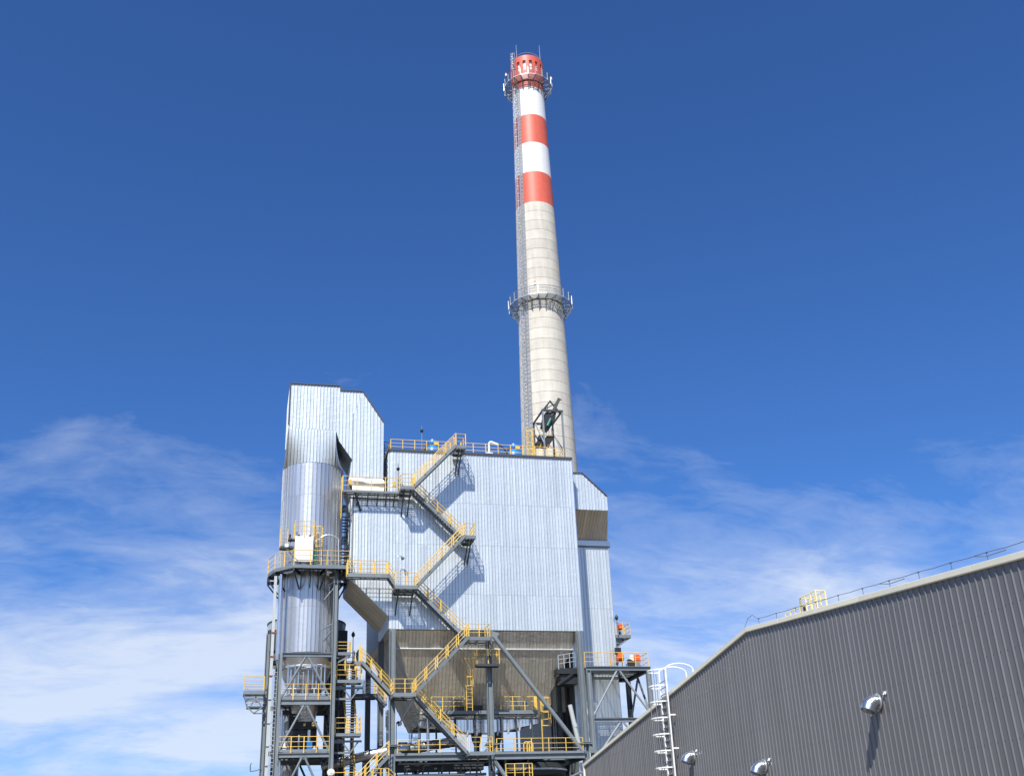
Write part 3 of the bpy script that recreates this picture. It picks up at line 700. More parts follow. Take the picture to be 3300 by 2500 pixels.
# left hand columns
MB().bar((2.38, 92.5, 0), (2.38, 92.5, 25.5), 0.24, 0.24).build('pale_column', 'steel_light', tf)
MB().ibeam((2.02, 93.0, 0), (2.02, 93.0, 20.6), 0.32, 0.32).build('column', 'steel', tf)
for z in (20.6, 18.6, 17.0, 15.1, 13.2, 11.4, 9.9):
    MB().box(2.25, 2.95, 92.3, 92.42, z, z + 0.07).build('cable_clip', 'rust' if z in (20.6, 18.6, 17.0) else 'galv', tf)
MB().tube((2.84, 92.2, 18.3), (2.84, 92.2, 25.6), 0.15, 10).tube((2.84, 92.2, 18.3), (3.0, 92.4, 17.7), 0.15, 10).build('down_pipe', 'silver', tf, True)
caged_ladder(tf, (2.76, 92.1, 4), (2.76, 92.1, 17.8), (0,-1,0), (1,0,0), w=0.34, m='galv', cage0=99, r=0.03, rung=0.34)
MB().bar((2.95, 92.0, 4), (2.95, 92.0, 17.8), 0.09, 0.2).build('cable_tray', 'steel', tf)
# manifold: header, risers and small cross pipes
mn = thing('pipe_manifold', 'row of upright silver insulated pipes above a horizontal header inside the tower frame', 'pipes', (5.3, 92.3, 15.1))
MB().tube((3.55, 91.95, 15.36), (7.0, 91.95, 15.36), 0.12, 12).build('header', 'silver', mn, True)
PX = [3.78, 4.02, 4.35, 4.65, 5.06, 5.45, 5.84, 6.14, 6.52, 6.82]; PT = [17.9, 17.45, 17.8, 17.48, 17.26, 17.42, 17.5, 17.88, 17.68, 17.92]
PB = [15.9, 15.95, 15.95, 15.95, 15.4, 15.4, 15.95, 15.95, 15.95, 15.95]
for x, a, b in zip(PX, PT, PB):
    MB().tube((x, 92.25, b), (x, 92.25, a), 0.075, 10).tube((x, 92.25, a), (x + 0.02, 92.55, a + 0.1), 0.075, 10).tube((x, 92.25, a - 0.08), (x, 92.25, a + 0.04), 0.085, 10).build('riser', 'silver', mn, True)
for a, b, z in ((3.9, 4.0, 15.95), (4.35, 4.65, 15.95), (5.84, 6.14, 15.97), (6.52, 6.8, 15.98)):
    MB().tube((a - 0.1, 92.2, z), (b + 0.1, 92.2, z), 0.06, 8).tube(((a+b)/2, 92.2, z), ((a+b)/2, 92.05, 15.4), 0.065, 8).build('cross_pipe', 'silver', mn, True)
for a, b, z in ((4.1, 5.05, 17.22), (4.9, 5.85, 17.6), (6.15, 6.6, 17.95), (4.35, 4.8, 17.85)):
    MB().tube((a, 92.45, z), (b, 92.45, z), 0.085, 8).build('cross_pipe', 'silver', mn, True)
MB().path([(5.25, 92.6, 18.0), (5.25, 92.6, 17.78), (5.65, 92.6, 17.78), (5.65, 92.6, 18.05)], 0.05, 8).build('loop_pipe', 'galv', mn, True)
# machinery on the lower decks
md = thing('reagent_skid', 'dark pump skid and tank with pipes on the lower deck of the tower frame', 'machinery', (5.3, 94, 10.95))
MB().lathe((TX, 95, 0), [(0.001, 13.2), (1.1, 13.2), (1.1, 11.9), (0.6, 11.2), (0.6, 10.95)], 24).build('tank', 'steel_dark', md, True)
MB().box(4.3, 6.4, 93.6, 94.4, 12.9, 13.5).box(4.1, 4.6, 94.0, 95.5, 13.0, 14.2).build('drive', 'black', md)
MB().tube((5.75, 93.2, 11.0), (5.75, 93.2, 12.75), 0.13, 12).build('riser', 'silver', md, True)
MB().box(5.55, 6.0, 92.6, 92.9, 11.1, 11.75).build('pump', 'blue_tank', md)
MB().path([(4.4, 93.0, 13.85), (5.6, 93.0, 13.85), (5.7, 93.0, 14.0), (5.7, 93.0, 14.4)], 0.05, 8).tube((4.6, 93.0, 13.6), (5.7, 93.0, 13.65), 0.045, 8).build('loop_pipe', 'galv', md, True)
MB().box(5.25, 5.45, 93.4, 93.55, 13.1, 13.32).lathe((6.1, 93.4, 13.25), [(0.001, 0.25), (0.16, 0.15), (0.16, -0.15), (0.001, -0.25)], 10).each('actuator', 'yellow', md)
MB().tube((4.9, 92.6, 10.95), (4.9, 92.6, 12.3), 0.07, 8).build('riser', 'galv', md, True)
MB().box(3.55, 3.92, 92.0, 92.4, 11.0, 11.35).box(3.62, 3.80, 92.1, 92.3, 11.35, 12.0).each('cabinet', 'cream', md)
MB().tube((3.45, 92.8, 9), (3.42, 92.8, 14.3), 0.1, 10).build('riser', 'silver', md, True)
rb = thing('reagent_vessel', 'blue grey ribbed vessel at the back of the tower frame', 'vessel', (4.6, 98.8, 0))
MB().lathe((4.4, 99.8, 0), [(0.95, 0), (0.95, 14.6), (0.6, 15.0)], 28).build('shell', 'clad_round', rb, True)
MB().lathe((4.4, 99.8, 0), [(1.0, 10.9), (1.04, 10.9), (1.04, 11.1), (1.0, 11.1)], 28).build('band', 'steel', rb)
hm = thing('round_lamp', 'round pale lamp housing on the right leg of the tower frame', 'lamp', (7.46, 91.2, 9.1))
MB().tube((7.46, 91.3, 9.22), (7.46, 91.0, 9.2), 0.3, 18).tube((7.46, 91.0, 9.2), (7.46, 90.94, 9.2), 0.22, 18).build('housing', 'cream', hm)
MB().tube((7.46, 90.93, 9.2), (7.46, 90.90, 9.2), 0.1, 12).build('lens', 'lamp_glass', hm)

sp_ = thing('side_platform', 'small railed platform sticking out left of the tower frame against the sky', 'platform', (1.0, 92.8, 15.8))
deck(sp_, 0.22, 1.92, 92.2, 93.8, 15.82, edge=0.3, m='steel', gr='grating')
railing(sp_, [(1.88, 92.24, 15.82), (0.26, 92.24, 15.82), (0.26, 93.76, 15.82), (1.88, 93.76, 15.82)], h=1.14, sp=1.1)
MB().box(0.55, 1.9, 92.3, 93.7, 14.5, 14.6).bar((0.3, 92.3, 15.5), (0.6, 92.4, 14.5), 0.1).bar((0.62, 92.35, 14.5), (1.15, 92.35, 14.0), 0.1).bar((1.15, 92.35, 14.0), (1.95, 92.35, 14.0), 0.1).bar((1.15, 92.35, 14.0), (1.8, 92.35, 14.5), 0.1).bar((0.9, 92.35, 14.6), (1.3, 92.35, 15.4), 0.1).bar((1.7, 92.35, 14.6), (1.2, 92.35, 15.4), 0.1).each('bracket', 'steel', sp_)
for i in range(5): MB().box(0.5, 1.9, 92.3 + i * 0.28, 92.42 + i * 0.28, 14.75 + 0.13 * i, 14.85 + 0.13 * i).each('louvre', 'galv', sp_)
al = thing('antenna_arm', 'thin dark bracket arm poking left from the tower frame low down', 'bracket', (1.8, 93, 9.5))
MB().path([(2.0, 92.9, 9.75), (1.6, 92.9, 9.6), (1.15, 92.9, 9.55), (1.12, 92.9, 10.0), (1.2, 92.9, 10.2)], 0.035, 6).build('arm', 'steel_dark', al)

# ------------------------------------------------------------------ stair tower between the frame and the boiler
tt = thing('stair_tower', 'narrow steel stair tower with yellow railed landings right of the tower frame', 'staircase', (8.8, 93.5, 0))
for x, y in ((7.85, 96.2), (9.6, 96.2), (7.85, 97.8)):
    MB().ibeam((x, y, 0), (x, y, 18.9), 0.3, 0.3).build('column', 'steel_dark', tt)
for z in (16.6, 12.3, 8.0):
    deck(tt, 7.75, 9.9, 91.7, 93.0, z, edge=0.24)
    railing(tt, [(7.78, 93.0, z), (7.78, 91.74, z), (9.86, 91.74, z), (9.86, 93.0, z)], h=1.24, sp=1.05, pw=0.08)
    MB().bar((8.3, 92.2, z - 0.6), (10.0, 92.2, z - 0.6), 0.12, 0.16).bar((8.35, 92.2, z - 0.6), (9.05, 92.2, z - 1.45), 0.1, 0.12).bar((9.75, 92.2, z - 0.6), (9.1, 92.2, z - 1.45), 0.1, 0.12).bar((7.7, 92.2, z - 1.5), (9.1, 92.2, z - 1.5), 0.12, 0.16).bar((7.7, 92.2, z - 0.6), (8.3, 92.2, z - 0.6), 0.12, 0.3).each('bracket', 'steel', tt)
    flight(tt, (8.78, 92.9, z), (8.78, 96.2, z + (3.6 if z < 16 else 2.1)), (1,0,0), 0.86, m='yellow', tread='galv', rise=0.24)
    if z < 16: flight(tt, (7.85, 96.2, z + 2.2), (7.85, 93.0, z + 4.25), (1,0,0), 0.8, m='steel_dark', tread='steel_dark', rails=(True, False), hand='steel_dark')
deck(tt, 7.65, 8.92, 91.7, 93.2, 18.9, edge=0.26); railing(tt, [(7.7, 91.74, 18.9), (8.9, 91.74, 18.9), (8.9, 93.2, 18.9)], h=0.85, sp=0.8)
MB().bar((7.6, 91.8, 17.9), (8.8, 91.8, 18.6), 0.09, 0.12).each('bracket', 'steel', tt)
deck(tt, 8.7, 9.95, 95.6, 97.2, 18.75, edge=0.25, m='steel_dark'); railing(tt, [(8.75, 97.15, 18.75), (9.95, 97.15, 18.75), (9.95, 95.6, 18.75)], h=1.1, m='steel_dark', sp=0.9)
ls = thing('link_stair', 'sloping stair with yellow rails from the stair tower down to the boiler column', 'staircase', (11, 91.5, 15))
flight(ls, (12.3, 91.2, 15.35), (9.8, 91.2, 18.0), (0,1,0), 0.85, m='steel')
deck(ls, 9.2, 9.85, 91.2, 92.1, 18.05, edge=0.24); MB().bar((9.75, 91.2, 18.1), (9.68, 91.2, 19.4), 0.12, 0.12).bar((9.75, 92.05, 18.1), (9.68, 92.05, 19.4), 0.12, 0.12).each('newel_post', 'yellow', ls)
gb = thing('grey_footbridge', 'dark grey footbridge with thin rails behind the link stair', 'footbridge', (10.4, 94, 15.6))
deck(gb, 9.3, 11.35, 93.6, 94.6, 15.75, edge=0.4, m='steel_dark')
for y in (93.64, 94.56): railing(gb, [(9.3, y, 15.75), (11.3, y, 15.75)], h=1.15, m='steel', levels=(1.0, 0.88, 0.66, 0.55, 0.33, 0.2), r=0.02, sp=1.2)
flight(gb, (12.2, 93.62, 14.75), (11.3, 93.62, 15.7), (0,1,0), 0.9, m='steel')
lo = thing('low_stair', 'lowest yellow railed stair rising to the boiler deck beside its left column', 'staircase', (11, 91, 8))
flight(lo, (9.3, 90.9, 7.6), (12.1, 90.9, 10.4), (0,1,0), 0.85, m='steel')
deck(lo, 10.6, 12.0, 89.4, 90.5, 8.35, edge=0.2); railing(lo, [(10.65, 90.5, 8.35), (10.65, 89.45, 8.35), (11.9, 89.45, 8.35), (12.4, 89.45, 7.9)], h=0.95, sp=0.6)

# ------------------------------------------------------------------ silo behind the tower frame
si = thing('rear_silo', 'round clad silo peeping out behind the tower frame on a dark steel stand', 'silo', (6.0, 107, 0))
for i in range(40):
    a0 = 2 * math.pi * i / 40; a1 = 2 * math.pi * (i + 1) / 40; r_ = 3.78
    MB().add([(6.0 + r_ * math.cos(a), 107 + r_ * math.sin(a), zz) for zz in (20.5, 24.35) for a in (a0, a1)], [(0,1,3,2)]).bar(
        (6.0 + r_ * math.cos(a0), 107 + r_ * math.sin(a0), 20.5), (6.0 + r_ * math.cos(a0), 107 + r_ * math.sin(a0), 24.35), 0.05, 0.08).build('cladding_panel', 'clad_round', si)
MB().lathe((6, 107, 0), [(3.85, 24.3), (3.85, 24.42), (2.0, 24.9), (0.01, 25)], 40).build('silo_roof', 'trim_dark', si, True)
for x in (2.5, 9.4):
    for y in (104.2, 110):
        MB().ibeam((x, y, 0), (x, y, 23.2), 0.7, 0.6, 0.08).build('column', 'steel_dark', si)
MB().box(2.3, 3.1, 103.9, 110, 21.3, 23.25).box(8.85, 9.75, 103.9, 110, 21.3, 23.25).box(8.3, 9.4, 106, 110, 0, 21).each('stand_cladding', 'steel_dark', si)
for z in (8, 12, 16, 20): MB().ibeam((2.5, 104.2, z), (9.4, 104.2, z), 0.3, 0.4).build('beam', 'steel_dark', si)

# ------------------------------------------------------------------ steel frame under the boiler
bf = thing('boiler_support_structure', 'heavy grey steel columns, beams and braces standing under the boiler house', 'steel frame', (21, 96, 0))
for x, y, w_ in ((12.45, 91.8, 0.5), (20.9, 91.8, 0.5), (29.25, 91.8, 0.5), (12.2, 97.5, 0.45), (29.3, 99.5, 0.45), (12.2, 107.5, 0.45), (29.3, 107.5, 0.45)):
    MB().ibeam((x, y, 0), (x, y, 20.93), w_, 0.5, 0.06).build('column', 'steel', bf)
for x in (12.45, 20.9, 29.25):
    MB().box(x - 0.5, x + 0.5, 91.35, 92.2, 11.18, 11.24).box(x - 0.46, x + 0.46, 91.4, 92.1, 11.3, 11.35).each('splice_plate', 'steel', bf)
    for s_ in (-1, 1):
        MB().prism([(x + s_ * 0.26, 91.5, 11.15), (x + s_ * 0.26, 91.5, 10.45), (x + s_ * 1.0, 91.5, 10.45)], (0,1,0), 0.05).each('gusset', 'steel', bf)
for a, b in ((12.7, 20.65), (21.15, 29.0)):
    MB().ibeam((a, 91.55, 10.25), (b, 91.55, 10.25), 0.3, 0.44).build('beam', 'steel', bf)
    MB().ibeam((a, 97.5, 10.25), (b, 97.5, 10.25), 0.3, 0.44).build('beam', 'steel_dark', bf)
    MB().ibeam((a, 91.55, 8.2), (b, 91.55, 8.2), 0.3, 0.36).build('beam', 'steel', bf)
for x in (12.45, 16.5, 20.9, 25, 29.25): MB().ibeam((x, 91.8, 10.2), (x, 107, 10.2), 0.25, 0.4).build('beam', 'steel_dark', bf)
deck(bf, 12.65, 29.0, 91.75, 97.4, 10.56, edge=0.16, m='steel', gr='steel_dark', gap=0.17, joist=1.6)
deck(bf, 12.65, 29.0, 93.2, 99.0, 8.75, edge=0.3, m='steel_dark', gr='steel_dark', gap=0.1, joist=1.0)
MB().box(12.7, 28.9, 91.36, 91.39, 10.44, 10.62).each('toe_board', 'steel', bf)
railing(bf, [(12.9, 91.45, 10.5), (18.2, 91.45, 10.5)], h=1.18, sp=1.75); railing(bf, [(21.3, 91.45, 10.5), (28.9, 91.45, 10.5)], h=1.2, sp=1.65)
railing(bf, [(12.9, 97.2, 10.5), (28.9, 97.2, 10.5)], h=0.7, sp=2.5, m='steel', levels=(1.0, 0.4))
MB().tube((21.35, 91.6, 20.35), (28.95, 91.6, 10.5), 0.19, 14).build('brace', 'steel', bf, True)
MB().tube((21.1, 91.6, 9.9), (25.0, 91.6, 4.6), 0.19, 14).build('brace', 'steel', bf, True)
MB().prism([(20.9, 91.55, 20.9), (21.9, 91.55, 20.6), (21.4, 91.55, 19.9), (20.9, 91.55, 19.9)], (0,1,0), 0.06).prism([(29.2, 91.55, 10.4), (28.3, 91.55, 10.6), (28.9, 91.55, 11.2), (29.2, 91.55, 11.2)], (0,1,0), 0.06).each('gusset', 'steel', bf)
for x in (13.5, 15.0, 16.6, 18.2, 19.6, 22.0, 24.0): MB().bar((x, 92.6, 7.9), (x + 0.3, 92.6, 10.1), 0.14, 0.14).build('hanger', 'steel_dark', bf)
MB().tube((12.9, 92.3, 8.95), (20.5, 92.3, 8.95), 0.12, 10).tube((13, 92.0, 9.85), (20.3, 92.0, 9.85), 0.07, 8).each('service_pipe', 'steel', bf, True)
MB().tube((12.6, 95.4, 9), (12.6, 95.4, 14.6), 0.16, 10).tube((12.6, 95.4, 13.2), (12.6, 95.4, 14.6), 0.22, 10).each('service_pipe', 'galv', bf, True)

ug = thing('under_deck_gallery', 'dark pipe and cable gallery hanging under the lower boiler deck', 'gallery', (16.6, 95, 9.4))
MB().box(12.75, 20.6, 93.6, 95.4, 9.42, 9.98).build('cable_duct', 'steel_dark', ug)
for i in range(9): MB().bar((13.1 + i * 0.9, 93.55, 9.0), (13.1 + i * 0.9, 93.55, 9.5), 0.1, 0.1).build('hanger_rod', 'steel_dark', ug)
MB().tube((12.8, 93.5, 9.02), (20.5, 93.5, 9.02), 0.1, 10).build('service_main', 'galv', ug, True)
MB().box(12.8, 20.6, 93.4, 93.6, 8.78, 8.9).build('rail_beam', 'steel', ug)
rv = thing('round_ash_vessel', 'dark rounded vessel under the deck between the middle and right boiler columns', 'vessel', (25, 95.5, 8))
MB().lathe((25.4, 96, 0), [(0.01, 10.0), (2.6, 9.95), (3.1, 9.5), (2.9, 8.9), (1.2, 8.0), (1.0, 6)], 32).build('shell', 'steel_dark', rv, True)
MB().lathe((25.4, 96, 0), [(3.12, 9.45), (3.2, 9.42), (3.2, 9.3), (3.12, 9.28)], 32).build('flange_ring', 'galv', rv)
lp = thing('low_yellow_platform', 'low yellow railed platform right below the middle of the boiler deck', 'platform', (23, 90.6, 8.4))
deck(lp, 21.6, 24.0, 90.1, 91.2, 8.5, edge=0.22); railing(lp, [(21.7, 90.14, 8.5), (23.96, 90.14, 8.5), (23.96, 91.1, 8.5)], h=1.05, sp=0.9)
cp = thing('column_platform', 'little yellow railed platform hung on the middle column in front of the hopper', 'platform', (20.6, 91.3, 17.7))
deck(cp, 19.6, 21.6, 90.6, 91.5, 17.8, edge=0.22, m='steel_dark')
railing(cp, [(19.62, 91.5, 17.8), (19.62, 90.64, 17.8), (21.58, 90.64, 17.8), (21.58, 91.5, 17.8)], h=1.22, sp=1.0, levels=(1.0, 0.62))
caged_ladder(cp, (19.05, 91.5, 14.0), (19.05, 91.5, 18.45), (0,-1,0), (1,0,0), w=0.5, cage0=2.0, hoop=0.75, depth=0.6)

ct_ = thing('hopper_catwalk', 'catwalk with yellow rails running along the foot of the brown-tinted hopper', 'walkway', (20.8, 93.6, 14.2))
deck(ct_, 16.0, 25.5, 93.2, 94.2, 14.25, edge=0.3, m='steel', gr='grating')
railing(ct_, [(16.05, 93.24, 14.25), (19.0, 93.24, 14.25)], h=1.15, sp=1.15); railing(ct_, [(22.2, 93.24, 14.25), (25.45, 93.24, 14.25)], h=1.15, sp=1.05)
flight(ct_, (17.6, 92.2, 11.9), (15.2, 92.2, 14.2), (0,1,0), 0.8, m='steel')
for x in (16.5, 18.2, 19.9, 22.3, 23.6, 25.0): MB().bar((x, 93.5, 10.6), (x, 93.5, 14.0), 0.14, 0.14).each('leg', 'steel_dark', ct_)
MB().box(18.0, 20.6, 93.3, 94.0, 14.28, 14.7).bar((17.6, 93.4, 13.9), (20.6, 93.4, 14.3), 0.2, 0.16).build('gear_drive', 'black', ct_)
yl = thing('hopper_ladder', 'tall yellow caged ladder at the right end of the hopper catwalk', 'ladder', (26.0, 93.4, 10.6))
caged_ladder(yl, (25.85, 93.2, 10.6), (25.85, 93.2, 15.3), (0.9, -0.43, 0), (-0.43, -0.9, 0), w=0.5, cage0=2.3, hoop=0.6, depth=0.8, r=0.035)
MB().box(25.2, 25.45, 93.2, 93.25, 14.25, 15.4).build('gate', 'yellow', yl)

at = thing('ash_trough', 'shallow silver ribbed trough hanging below the hopper with short drain spouts', 'trough', (20.5, 94.2, 13.5))
TP = [(15.25, 13.08), (17.5, 12.9), (19.4, 12.45), (21.4, 12.45), (22.9, 12.68), (25.7, 13.2)]
def tz(x):
    for (a, za), (b, zb) in zip(TP[:-1], TP[1:]):
        if a <= x <= b: return za + (zb - za) * (x - a) / (b - a)
    return 13.2
for i in range(36):
    a = 15.25 + i * 10.45 / 36; b = a + 10.45 / 36 - 0.03
    MB().add([(a, 93.75, tz(a)), (b, 93.75, tz(b)), (b, 93.75, 13.55), (a, 93.75, 13.55), (a, 95.2, tz(a)), (b, 95.2, tz(b)), (b, 95.2, 13.55), (a, 95.2, 13.55)],
             [(0,1,2,3),(0,4,5,1),(1,5,6,2),(0,3,7,4)]).build('trough_panel', 'silver', at)
MB().box(15.2, 25.75, 93.68, 95.3, 13.56, 13.66).box(15.2, 25.75, 93.6, 93.7, 13.94, 14.0).each('trough_flange', 'steel', at)
MB().box(15.25, 25.7, 93.8, 95.15, 13.5, 13.55).build('trough_top', 'steel_dark', at)
MB().tube((21.6, 93.45, 13.8), (25.4, 93.45, 13.8), 0.1, 10).tube((16.2, 93.45, 13.8), (19.3, 93.45, 13.8), 0.08, 10).each('feed_pipe', 'silver', at, True)
for x in (15.9, 19.3, 20.1, 22.0, 22.95, 23.97, 25.0):
    MB().bar((x, 93.65, tz(x) - 0.12), (x, 93.65, 13.58), 0.12, 0.16).tube((x, 93.65, tz(x) + 0.05), (x - 0.1, 93.65, tz(x) - 0.35), 0.12, 8, 0.09).build('drain_spout', 'galv', at)
MB().lathe((20.2, 94.4, 0), [(0.5, 12.5), (0.42, 11.9), (0.25, 11.5), (0.25, 10.6)], 16).lathe((22.0, 94.4, 0), [(0.5, 12.5), (0.42, 11.9), (0.28, 11.5), (0.28, 10.6)], 16).each('outlet', 'steel_dark', at, True)
vp2 = thing('vent_pipe', 'upright silver pipe with an elbow under the left corner of the hopper', 'pipe', (15.75, 93.3, 10.6))
MB().tube((15.75, 93.3, 10.6), (15.75, 93.3, 13.75), 0.13, 12).tube((15.75, 93.3, 13.75), (15.6, 93.3, 14.0), 0.13, 12).tube((15.6, 93.3, 14.0), (15.2, 93.5, 14.05), 0.12, 12).build('stack', 'silver', vp2, True)
MB().tube((15.2, 93.4, 13.6), (15.55, 93.4, 13.6), 0.1, 10).build('elbow', 'silver', vp2, True)
dl = thing('dark_caged_ladder', 'dark caged ladder with a small stool landing hanging under the hopper corner', 'ladder', (14.9, 94, 11))
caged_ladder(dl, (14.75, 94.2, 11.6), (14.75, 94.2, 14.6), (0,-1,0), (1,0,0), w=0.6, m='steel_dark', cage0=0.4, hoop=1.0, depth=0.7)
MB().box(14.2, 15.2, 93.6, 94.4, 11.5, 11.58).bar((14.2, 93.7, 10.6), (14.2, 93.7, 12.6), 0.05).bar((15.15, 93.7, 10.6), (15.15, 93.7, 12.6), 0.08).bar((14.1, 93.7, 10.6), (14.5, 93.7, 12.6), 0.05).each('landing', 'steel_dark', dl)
fd = thing('inclined_duct', 'big silver insulated duct sloping up behind the boiler columns', 'duct', (14, 95.6, 10))
pts = [V(7.3, 97.5, 10.2), V(11.2, 95.8, 10.98), V(13.5, 95.5, 11.3), V(15.8, 95.5, 11.55), V(17.9, 95.5, 11.85), V(18.6, 96.2, 11.95)]
for a, b, r_ in zip(pts[:-1], pts[1:], (0.40, 0.42, 0.45, 0.42, 0.40)):
    MB().tube(a, b, r_, 20).build('duct_section', 'clad_round', fd, True)
    MB().tube(a - (b - a).normalized() * 0.04, a + (b - a).normalized() * 0.04, r_ + 0.05, 20).build('duct_flange', 'galv', fd, True)
for x, z, y in ((10.6, 10.6, 96.05), (15.0, 11.1, 95.5)): MB().bar((x, y, 0), (x, y, z), 0.2, 0.2).build('duct_leg', 'steel_dark', fd)
cb = thing('control_box', 'small dark green control box on the boiler deck by the sloping duct', 'box', (14.0, 96, 10.6))
MB().box(13.6, 14.4, 96, 96.4, 11.4, 12.0).build('enclosure', 'black', cb); MB().bar((13.8, 96.2, 10.56), (13.8, 96.2, 11.4), 0.1).bar((14.2, 96.2, 10.56), (14.2, 96.2, 11.4), 0.1).each('leg', 'steel_dark', cb)
yb = thing('yellow_pump_guard', 'bright yellow tubular guard around a pump on the lower boiler deck', 'guard', (24.2, 92.6, 10.56))
for k in (0, 0.3): MB().path([(23.9 + k, 92.4, 10.56), (23.9 + k, 92.4, 11.35), (24.05 + k, 92.4, 11.5), (24.25 + k, 92.4, 11.5), (24.4 + k, 92.4, 11.35), (24.4 + k, 92.4, 10.56)], 0.05, 8).build('hoop', 'yellow', yb)
MB().box(24.3, 24.62, 92.6, 93.1, 10.56, 11.3).build('pump', 'yellow', yb)
wp = thing('slanting_pipe', 'pale slanting pipe beside the right boiler column', 'pipe', (28.7, 92.5, 11.3))
MB().tube((28.3, 92.6, 14.6), (28.95, 92.6, 11.0), 0.2, 14).tube((28.6, 92.6, 13.0), (28.68, 92.6, 12.7), 0.23, 14).build('pipe_run', 'steel_light', wp, True)
for x in (17.0, 24.6):
    bv = thing('blue_valve', ('small blue valve body left of the yellow gate on the hopper catwalk' if x > 20 else 'small blue valve body behind the left catwalk rail'), 'valve', (x, 93.9, 14.9))
    MB().lathe((x, 93.9, 14.95), [(0.001, -0.22), (0.16, -0.14), (0.19, 0), (0.16, 0.14), (0.001, 0.22)], 12).build('body', 'blue_tank', bv, True); MB().tube((x, 93.9, 14.3), (x, 93.9, 14.8), 0.04, 6).build('stem', 'galv', bv)
eb_ = thing('electric_panel', 'black electric cabinet at the back of the hopper catwalk', 'cabinet', (18.5, 94.3, 14.3))
MB().box(18.15, 18.95, 94.05, 94.15, 14.6, 15.3).build('door', 'black', eb_); MB().box(18.15, 18.95, 94.15, 94.3, 14.3, 15.3).build('body', 'steel_dark', eb_)

# ------------------------------------------------------------------ dark building behind, right of the hopper
rbld = thing('rear_building', 'dark grey clad building behind the right boiler columns', 'building', (30, 106, 0))
MB().box(28.6, 35, 100.04, 112, 0, 15.6).build('wall_core', 'rear_grey', rbld)
clad(rbld, (0, 100, 0), ex, ez, ny, [(28.6, 0), (35, 0), (35, 15.6), (28.6, 15.6)], 0.6, m='rear_grey', rib=0.06)
for x in (28.7, 29.6): MB().box(x, x + 0.45, 99.3, 99.8, 14.9, 18.6).build('cream_post', 'cream', rbld)
MB().box(28.2, 30.6, 98.8, 100, 18.4, 18.9).build('dark_lintel', 'black', rbld)
for x in (28.75, 28.95, 29.2): MB().tube((x, 99.6, 0), (x, 99.6, 15), 0.07, 8).build('conduit', 'galv', rbld)

# ------------------------------------------------------------------ clad annex on the right
YU, YL_ = 93.8, 96.2
ax = thing('side_annex', 'slim silver clad shaft with a slanted top attached right of the boiler house', 'building', (32, 97, 0))
up_poly = [(29.9, 33.05), (33.68, 33.05), (33.68, 34.45), (31.3, 36.72), (29.9, 36.72)]
k = len(up_poly)
MB().add([(x, YU + 0.004, z) for x, z in up_poly] + [(x, 102, z) for x, z in up_poly], [tuple(range(k)), tuple(range(k, 2*k))[::-1]] + [(i, k+i, k+(i+1) % k, (i+1) % k) for i in range(k)]).build('upper_core', 'steel', ax)
clad(ax, (0, YU, 0), ex, ez, ny, up_poly, 0.31)
sv = V(0, YL_ - YU, 30.6 - 33.05); SL = sv.length
clad(ax, (0, YU, 33.05), ex, sv, V(0, -2.45, -2.4), [(29.9, 0), (33.68, 0), (34.22, SL), (29.9, SL)], 0.31, m='clad_ground_tint', name='soffit_panel', rib=0.035, wob=0.01)
MB().box(29.9, 34.22, YL_ + 0.004, 102, 0, 30.6).build('lower_core', 'steel', ax)
clad(ax, (0, YL_, 0), ex, ez, ny, [(29.9, 8), (34.24, 8), (34.24, 30.1), (29.9, 30.1)], 0.31, cuts=(18.6, 24.0))
MB().box(29.9, 34.42, YL_ - 0.28, YL_ - 0.02, 30.12, 30.62).build('flange_band', 'clad', ax)
MB().box(29.9, 34.40, YL_ - 0.2, YL_ - 0.02, 30.0, 30.1).build('flange_band', 'steel', ax)
MB().bar((29.85, YU - 0.1, 36.76), (31.3, YU - 0.1, 36.78), 0.1, 0.1).bar((31.3, YU - 0.1, 36.78), (33.74, YU - 0.1, 34.46), 0.1, 0.1).each('roof_trim', 'trim_dark', ax)
MB().box(34.24, 34.3, YL_ - 0.1, YL_ + 0.4, 8, 30).build('corner_trim', 'silver', ax)
# ------------------------------------------------------------------ right hand platform tower
rt = thing('platform_tower', 'grey braced steel platform with yellow rails around the foot of the slim annex', 'platform', (32.8, 95, 0))
for x, y in ((29.95, 91.85), (35.62, 91.85), (29.95, 98), (35.85, 98)):
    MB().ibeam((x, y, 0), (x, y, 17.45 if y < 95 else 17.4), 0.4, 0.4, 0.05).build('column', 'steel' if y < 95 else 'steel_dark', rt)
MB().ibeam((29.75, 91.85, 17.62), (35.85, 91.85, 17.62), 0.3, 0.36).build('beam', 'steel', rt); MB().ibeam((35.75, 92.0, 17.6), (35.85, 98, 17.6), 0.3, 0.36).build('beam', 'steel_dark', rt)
MB().ibeam((30.15, 91.85, 13.18), (35.42, 91.85, 13.18), 0.3, 0.36).build('beam', 'steel', rt); MB().ibeam((29.8, 98, 17.6), (35.8, 98, 17.6), 0.3, 0.36).build('beam', 'steel_dark', rt)
MB().ibeam((35.62, 92, 13.18), (35.85, 98, 13.18), 0.3, 0.36).build('beam', 'steel_dark', rt)
for a, b in (((32.6, 17.4), (30.15, 13.55)), ((32.88, 17.4), (35.4, 13.8)), ((32.55, 12.95), (30.9, 10.9)), ((32.9, 12.95), (34.6, 10.9))):
    MB().tube((a[0], 91.8, a[1]), (b[0], 91.8, b[1]), 0.095, 10).build('brace', 'steel_mid', rt, True)
for a, b in (((95.0, 17.3), (92.3, 13.5)), ((95.0, 17.3), (97.8, 13.5))):
    MB().tube((35.75, a[0], a[1]), (35.7, b[0], b[1]), 0.1, 10).build('brace', 'steel', rt, True)
